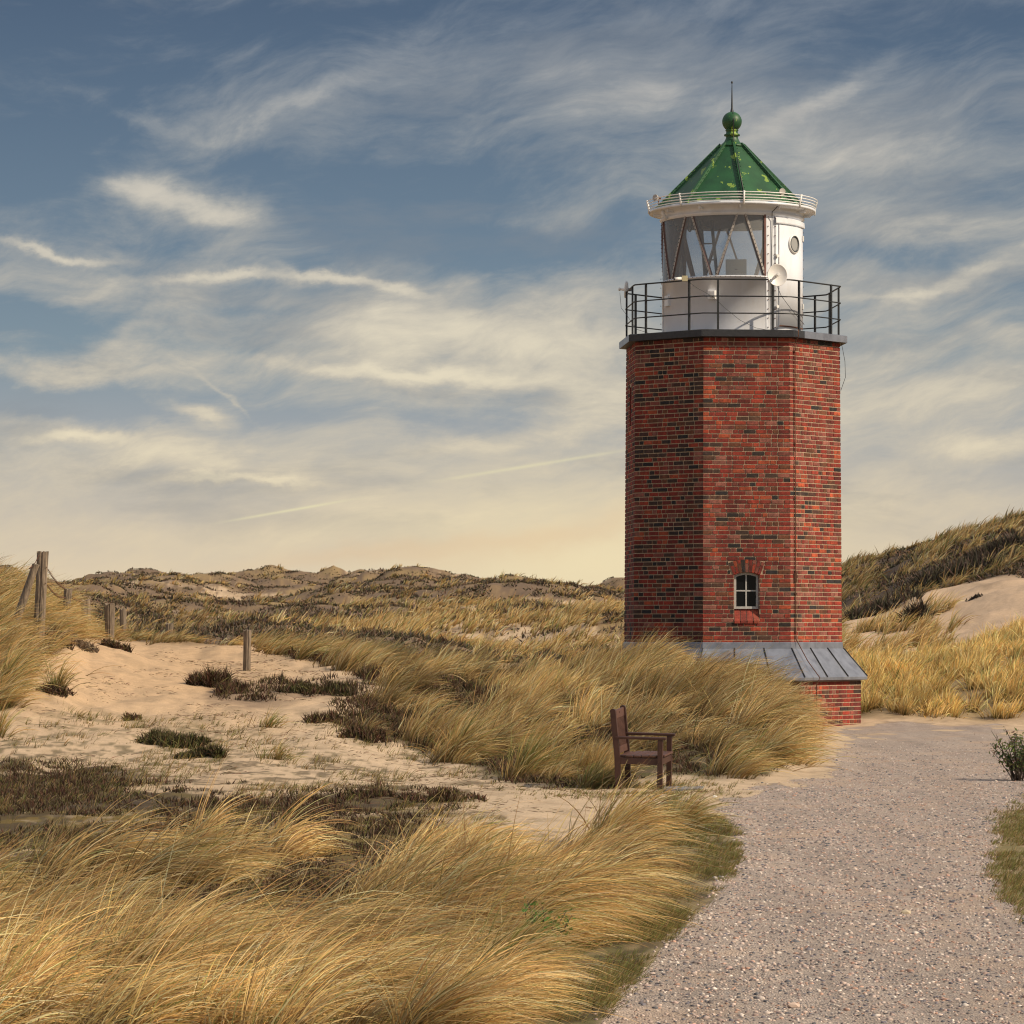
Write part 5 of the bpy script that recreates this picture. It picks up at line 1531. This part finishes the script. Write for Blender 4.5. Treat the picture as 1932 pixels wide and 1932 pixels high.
t1 = fence_post(81, 1040.5, 1182, 55.5, 18.5, 74, 'tallest weathered fence post, upright on the left hillock', 1)
t2 = fence_post(68, 1064, 1196, 55.1, 13, 22, 'slanting timber brace leaning against the tallest fence post', 2, slanted=True)
t3 = fence_post(129, 1110, 1185, 60, 12.5, 122, 'split narrow fence post next right of the tallest one', 3)
t4 = fence_post(160, 1131.5, 1182, 63, 16, 163, 'broad frayed grey fence post in the grass, third upright from the left', 4)
t5 = fence_post(207, 1138.5, 1180, 66, 15, 207, 'squat fence post in the crest grass between two paler posts', 5)
t6 = fence_post(232, 1148, 1180, 71, 10, 232, 'shortest thin fence post standing behind the crest grass', 6)
t7 = fence_post(320, 1176, 1208, 70, 12, 319, 'short fence post alone at the far edge of the sand', 7)
t8 = fence_post(467, 1188.5, 1262, 59.2, 13, 466, 'lone pale fence post on the bare sand right of the hollow', 8)
# old wire between them
def wire(a, b_, sag, label, barbs=True):
    mb = MB(); pts = []
    n = 24
    for i in range(n + 1):
        t = i / n; p = Vector(a).lerp(Vector(b_), t); p.z -= sag * 4 * t * (1 - t); pts.append(p - Vector(a))
    mb.tube(pts, .006, 5)
    if barbs:
        for i in range(2, n - 1, 1):
            p = pts[i]; mb.tube([p + Vector((-.012, 0, -.018)), p + Vector((.012, 0, .02))], .004, 4)
    o_ = mb.build('barbed_wire', M['rust']); o_.location = a
    tag(o_, label, 'wire', 'barbed wire on the old fence'); return o_
wire(P(88, 1070, 55.4), P(125, 1112, 60), .06, 'barbed wire strand sagging from the tallest post to the split one')
wire(P(86, 1100, 55.4), P(124, 1128, 60), .07, 'lower rusty wire strand between the tallest post and the split one')
wire(P(73, 1047, 55.4), P(55, 1072, 54.9), .05, 'short barbed wire strand dropping left from the tallest post')
wire(P(132, 1122, 60), P(156, 1133, 63), .05, 'thin wire strand from the split post to the broad grey one')

# small litter that catches the eye
def stone(px, py, s, col, label):
    D = 11328 / (py - YH); x, y, _ = P(px, py, D); z = gz(x, y)
    k2 = [(Vector(v) * s * random.uniform(.85, 1.1)) for v in ico.tolist()]
    mb = MB(); mb.add([(v.x * 1.3, v.y, v.z * .7 + s * .2) for v in k2], [tuple(f) for f in icf.tolist()])
    o_ = mb.build('stone', paint('stone_' + str(px), col, .8)); o_.location = (x, y, z); tag(o_, label, 'stone', 'larger stones on the path')
stone(1708, 1726, .03, (.5, .42, .3), 'biggest pale yellow stone on the right half of the gravel')
stone(1497, 1896, .028, (.55, .42, .34), 'pale pinkish stone low in the middle of the gravel')
stone(1322, 1643, .022, (.08, .06, .05), 'dark stone at the left edge of the gravel')
stone(1348, 1506, .025, (.7, .68, .65), 'small white stone near the paving setts')

# ------------------------------------------------------------------ world, sun, camera
world = bpy.data.worlds.new('World'); scene.world = world; world.use_nodes = True
nt = world.node_tree; N = nt.nodes; L = nt.links; N.clear()
out = N.new('ShaderNodeOutputWorld'); bg = N.new('ShaderNodeBackground'); L.new(bg.outputs[0], out.inputs[0])
SUN_AZ, SUN_EL = 66.0, 37.0      # bearing to the right of the line tower -> camera
sky = N.new('ShaderNodeTexSky'); sky.sky_type = 'NISHITA'; sky.sun_disc = False
sky.sun_elevation = D2R(SUN_EL); sky.sun_rotation = D2R(180 - SUN_AZ)
tc = N.new('ShaderNodeTexCoord'); sep = N.new('ShaderNodeSeparateXYZ'); L.new(tc.outputs['Generated'], sep.inputs[0])


def mth(op, a, b_=None, c=None, clamp=False):
    n = N.new('ShaderNodeMath'); n.operation = op; n.use_clamp = clamp
    for i, v in enumerate((a, b_, c)):
        if v is None: continue
        if isinstance(v, (int, float)): n.inputs[i].default_value = v
        else: L.new(v, n.inputs[i])
    return n.outputs[0]


az = mth('ARCTAN2', sep.outputs[0], sep.outputs[1])
el = mth('ARCSINE', sep.outputs[2])
AU = mth('MULTIPLY', az, F / 1000)       # bearing, about 1 unit = 9 degrees
EV = mth('MULTIPLY', el, F / 1000)       # elevation in the same units


def vec(x, y, z=0.0):
    c = N.new('ShaderNodeCombineXYZ')
    for i, v in enumerate((x, y, z)):
        if isinstance(v, (int, float)): c.inputs[i].default_value = v
        else: L.new(v, c.inputs[i])
    return c.outputs[0]


def wnoise(v, scale, det=6, rough=.55, dist=0.0):
    n = N.new('ShaderNodeTexNoise'); n.inputs['Scale'].default_value = scale; n.inputs['Detail'].default_value = det
    n.inputs['Roughness'].default_value = rough; n.inputs['Distortion'].default_value = dist
    L.new(v, n.inputs['Vector']); return n


def ramp(src, stops, interp='LINEAR'):
    r = N.new('ShaderNodeValToRGB'); r.color_ramp.interpolation = interp
    e = r.color_ramp.elements
    e[0].position = stops[0][0]; e[0].color = (*stops[0][1], 1); e[1].position = stops[-1][0]; e[1].color = (*stops[-1][1], 1)
    for p_, c_ in stops[1:-1]:
        q_ = e.new(p_); q_.color = (*c_, 1)
    L.new(src, r.inputs[0]); return r.outputs[0]


def srgb(r, g, b_):
    f = lambda v: ((v / 255 + .055) / 1.055) ** 2.4 if v > 10 else v / 255 / 12.92
    return (f(r), f(g), f(b_))


def wmix(f, a, b_):
    x = N.new('ShaderNodeMix'); x.data_type = 'RGBA'
    if isinstance(f, float): x.inputs['Factor'].default_value = f
    else: L.new(f, x.inputs['Factor'])
    for s_, k2 in ((a, 'A'), (b_, 'B')):
        if isinstance(s_, tuple): x.inputs[k2].default_value = (*s_[:3], 1)
        else: L.new(s_, x.inputs[k2])
    return x.outputs['Result']


def mrange(src, a, b_, c=0.0, d=1.0, smooth=True):
    r = N.new('ShaderNodeMapRange'); r.interpolation_type = 'SMOOTHSTEP' if smooth else 'LINEAR'
    r.inputs['From Min'].default_value = a; r.inputs['From Max'].default_value = b_; r.inputs['To Min'].default_value = c; r.inputs['To Max'].default_value = d
    L.new(src, r.inputs['Value']); return r.outputs[0]


# elevation 0..1.19 units spans the photographed sky
evn = mth('MULTIPLY', EV, 1 / 2.4, clamp=True)
# clear-air colour, deepening upward, and cloud colour, cream low and grey-beige high
clear = ramp(evn, [(0, srgb(236, 213, 176)), (.045, srgb(221, 203, 176)), (.10, srgb(194, 185, 172)), (.16, srgb(154, 160, 166)), (.22, srgb(124, 142, 155)), (.30, srgb(104, 124, 143)), (.40, srgb(87, 107, 129)), (.49, srgb(73, 92, 116)), (.7, srgb(138, 148, 166)), (1, srgb(160, 166, 178))])
cloudc = ramp(evn, [(0, srgb(236, 213, 174)), (.06, srgb(227, 208, 176)), (.14, srgb(214, 201, 178)), (.24, srgb(196, 187, 172)), (.34, srgb(170, 169, 164)), (.49, srgb(142, 148, 156)), (.7, srgb(172, 172, 172)), (1, srgb(192, 190, 186))])
warp = wnoise(vec(AU, EV, 3.1), 1.6, 3, .5)
wv = N.new('ShaderNodeVectorMath'); wv.operation = 'MULTIPLY_ADD'
L.new(warp.outputs['Color'], wv.inputs[0]); wv.inputs[1].default_value = (.40, .30, 0); L.new(vec(AU, EV, 0), wv.inputs[2])
wsep = N.new('ShaderNodeSeparateXYZ'); L.new(wv.outputs[0], wsep.inputs[0])
wx, wy = wsep.outputs[0], wsep.outputs[1]
# wispy streaks (long in bearing)
fine = wnoise(vec(mth('MULTIPLY', mth('ADD', wx, mth('MULTIPLY', wy, .5)), 5.0), mth('MULTIPLY', mth('SUBTRACT', wy, mth('MULTIPLY', wx, .22)), 17.0), 14.0), 1.2, 8, .65, .1)
st1 = wnoise(vec(mth('MULTIPLY', wx, 1.15), mth('MULTIPLY', mth('SUBTRACT', wy, mth('MULTIPLY', wx, .10)), 5.2), 1.7), 1.25, 9, .62, .35)
st2 = wnoise(vec(mth('MULTIPLY', mth('ADD', wx, mth('MULTIPLY', wy, .3)), 2.4), mth('MULTIPLY', mth('SUBTRACT', wy, mth('MULTIPLY', wx, .35)), 6.5), 5.3), 1.3, 9, .66, .25)
big_ = wnoise(vec(mth('MULTIPLY', AU, .9), mth('MULTIPLY', EV, 1.6), 8.2), 1.1, 3, .5)


def blob(pxc, pyc, rx, ry, amt, rotdeg=0.0):
    """soft cloud body at a bearing and elevation"""
    u0 = (pxc - XC) / 1000; v0 = (YH - pyc) / 1000; rx /= 1000; ry /= 1000
    dx = mth('SUBTRACT', wxl, u0); dy = mth('SUBTRACT', wyl, v0)
    c, s = math.cos(D2R(rotdeg)), math.sin(D2R(rotdeg))
    xr_ = mth('MULTIPLY_ADD', dx, c / rx, mth('MULTIPLY', dy, s / rx)); yr_ = mth('MULTIPLY_ADD', dy, c / ry, mth('MULTIPLY', dx, -s / ry))
    d2 = mth('ADD', mth('MULTIPLY', xr_, xr_), mth('MULTIPLY', yr_, yr_))
    return mth('MULTIPLY', mth('POWER', 2.718, mth('MULTIPLY', d2, -1.0)), amt)


w3 = wnoise(vec(AU, mth('MULTIPLY', EV, 1.5), 11.0), 4.5, 6, .6)
wl = N.new('ShaderNodeVectorMath'); wl.operation = 'MULTIPLY_ADD'
L.new(w3.outputs['Color'], wl.inputs[0]); wl.inputs[1].default_value = (.16, .11, 0)
wo = N.new('ShaderNodeVectorMath'); wo.operation = 'SUBTRACT'; L.new(vec(AU, EV, 0), wo.inputs[0]); wo.inputs[1].default_value = (.08, .055, 0)
L.new(wo.outputs[0], wl.inputs[2])
wls = N.new('ShaderNodeSeparateXYZ'); L.new(wl.outputs[0], wls.inputs[0]); wxl, wyl = wls.outputs[0], wls.outputs[1]
BL = [
    (340, 390, 120, 34, 1.0, -8), (450, 415, 60, 20, .5, -10), (240, 368, 60, 18, .4, 0), (470, 250, 60, 14, .25, 40), (600, 180, 120, 18, .35, 24), (760, 120, 240, 40, .2, 14), (270, 235, 150, 16, .3, -22), (90, 115, 90, 24, .2, -14), (250, 70, 60, 50, .15, 0),
    (440, 528, 180, 11, .75, 3), (650, 530, 110, 10, .7, -12), (740, 545, 60, 12, .3, -6), (100, 478, 120, 9, .75, -9), (180, 560, 120, 16, .3, 4), (120, 705, 170, 20, .6, -5), (700, 600, 200, 60, .35, 0), (760, 706, 260, 14, .65, -3), (860, 640, 300, 50, .4, 0),
    (240, 650, 90, 22, .3, 30), (365, 785, 60, 16, .7, -14), (430, 750, 60, 6, .35, -38), (330, 700, 160, 30, .35, 0), (160, 830, 110, 12, .6, 4), (330, 860, 260, 30, .45, -10), (430, 902, 150, 7, .7, -3), (520, 905, 50, 10, .4, 10), (560, 1000, 500, 30, .3, 2),
    (1120, 560, 260, 46, .25, 6), (1300, 230, 330, 80, .5, -10), (1560, 190, 160, 22, .5, 30), (1250, 120, 240, 60, .2, 10), (1060, 650, 200, 40, .35, 0), (1130, 770, 120, 50, .55, 0), (900, 840, 260, 24, .35, 6), (1000, 900, 400, 40, .35, 4),
    (1720, 330, 220, 70, .5, 8), (1650, 420, 200, 40, .35, -5), (1830, 530, 150, 26, .6, 18), (1700, 560, 90, 10, .4, 0), (1700, 760, 260, 60, .3, 6), (1860, 840, 110, 30, .6, 0), (1700, 950, 300, 60, .2, 0), (1880, 640, 120, 30, .3, 10),
]
bsum = None
for b_ in BL:
    v = blob(*b_); bsum = v if bsum is None else mth('ADD', bsum, v)
NEG = [(40, 120, 300, 120, .45, 0), (60, 330, 200, 120, .35, 0), (700, 390, 260, 70, .4, 0), (100, 760, 150, 26, .8, -6), (850, 470, 260, 40, .35, 0), (560, 60, 260, 50, .3, 10), (1770, 60, 220, 60, .35, 0), (60, 30, 250, 80, .3, 0), (1680, 480, 150, 26, .35, 0), (60, 620, 140, 34, .5, -10), (1000, 470, 150, 30, .3, 0), (680, 1030, 10, 10, 0, 0), (900, 790, 130, 26, .3, 0), (560, 790, 90, 20, .3, 0), (480, 590, 90, 14, .3, 0), (300, 1040, 10, 10, 0, 0), (470, 320, 120, 26, .25, 0)]
for b_ in NEG: bsum = mth('SUBTRACT', bsum, blob(*b_))
dens = mth('ADD', mth('MULTIPLY', st1.outputs['Fac'], 1.15), mth('MULTIPLY', st2.outputs['Fac'], .85))
dens = mth('ADD', dens, mth('MULTIPLY', big_.outputs['Fac'], .35))
dens = mth('ADD', dens, mth('MULTIPLY', mth('SUBTRACT', fine.outputs['Fac'], .5), .55))
dens = mth('ADD', dens, mth('MULTIPLY', bsum, .75))
cover = mrange(dens, .89, 1.62)
thick = mrange(dens, 1.36, 1.98)
col = wmix(mth('MULTIPLY', cover, .86), clear, cloudc)
# brighter cores, greyer undersides
bright = ramp(evn, [(0, srgb(252, 232, 190)), (.2, srgb(243, 229, 198)), (.34, srgb(222, 211, 192)), (.5, srgb(196, 192, 188)), (1, srgb(205, 205, 205))])
col = wmix(mth('MULTIPLY', thick, .75), col, bright)
gr_n = wnoise(vec(mth('MULTIPLY', AU, 1.3), mth('MULTIPLY', EV, 5.0), 21.0), 1.5, 7, .6, .3)
greyf = mth('MULTIPLY', mth('MULTIPLY', mrange(gr_n.outputs['Fac'], .5, .7), .38), mrange(EV, .05, .3))
col = wmix(greyf, col, srgb(132, 136, 142))
glow = blob(1120, 1060, 420, 120, .75, 0)
col = wmix(glow, col, srgb(246, 228, 184))
# faint orange blush low in the sky
bl_ = mth('ADD', blob(750, 1040, 300, 22, .35, 6), blob(1100, 1000, 300, 30, .25, 14))
col = wmix(bl_, col, srgb(228, 190, 148))
# the physical sky supplies part of the radiance
skys = N.new('ShaderNodeVectorMath'); skys.operation = 'SCALE'; L.new(sky.outputs[0], skys.inputs[0]); skys.inputs['Scale'].default_value = .10
# two old vapour trails
def trail(x0_, y0_, x1_, y1_, w_, amt):
    ux, uy = (x1_ - x0_) / 1000, -(y1_ - y0_) / 1000; ln = math.hypot(ux, uy); ux /= ln; uy /= ln
    mx_, my_ = ((x0_ + x1_) / 2 - XC) / 1000, (YH - (y0_ + y1_) / 2) / 1000
    dx = mth('SUBTRACT', AU, mx_); dy = mth('SUBTRACT', EV, my_)
    al = mth('MULTIPLY', mth('MULTIPLY_ADD', dx, ux, mth('MULTIPLY', dy, uy)), 2.2 / ln)
    ac_ = mth('MULTIPLY', mth('MULTIPLY_ADD', dx, -uy, mth('MULTIPLY', dy, ux)), 1000 / w_)
    return mth('MULTIPLY', mth('POWER', 2.718, mth('MULTIPLY', mth('ADD', mth('POWER', mth('ABSOLUTE', al), 4.0), mth('MULTIPLY', ac_, ac_)), -1.0)), amt)
tr = mth('MULTIPLY', mth('ADD', trail(420, 986, 680, 940, 2.6, .6), trail(820, 908, 1180, 850, 3.2, .5)), mrange(w3.outputs['Fac'], .3, .7, .5, 1.3))
col = wmix(tr, col, srgb(232, 222, 180))
fin_ = wmix(.08, col, skys.outputs[0])
L.new(fin_, bg.inputs['Color']); bg.inputs['Strength'].default_value = 1.0

sun = bpy.data.lights.new('sun', 'SUN'); sun.energy = 4.7; sun.angle = D2R(.6); sun.color = (1, .83, .62)
so = bpy.data.objects.new('sun', sun); COL.objects.link(so)
sd = Vector((math.sin(D2R(SUN_AZ)) * math.cos(D2R(SUN_EL)), -math.cos(D2R(SUN_AZ)) * math.cos(D2R(SUN_EL)), math.sin(D2R(SUN_EL))))
so.rotation_euler = sd.to_track_quat('Z', 'Y').to_euler(); so.location = (20, -10, 25)

cam = bpy.data.cameras.new('camera'); cam.sensor_width = 36; cam.lens = F / 1932 * 36
cam.shift_y = (YH - 966) / 1932; cam.clip_start = .1; cam.clip_end = 8000
co = bpy.data.objects.new('camera', cam); COL.objects.link(co); co.location = (0, 0, EYE); co.rotation_euler = (math.pi / 2, 0, 0)
scene.camera = co
scene.view_settings.view_transform = 'Standard'; scene.view_settings.look = 'None'; scene.view_settings.exposure = 0; scene.view_settings.gamma = 1
scene.render.film_transparent = False
scene.cycles.max_bounces = 6; scene.cycles.transparent_max_bounces = 12
scene.cycles.use_denoising = True; scene.cycles.filter_width = 1.15
scene.cycles.denoising_prefilter = 'ACCURATE'
scene.cycles.use_adaptive_sampling = True; scene.cycles.adaptive_threshold = .02
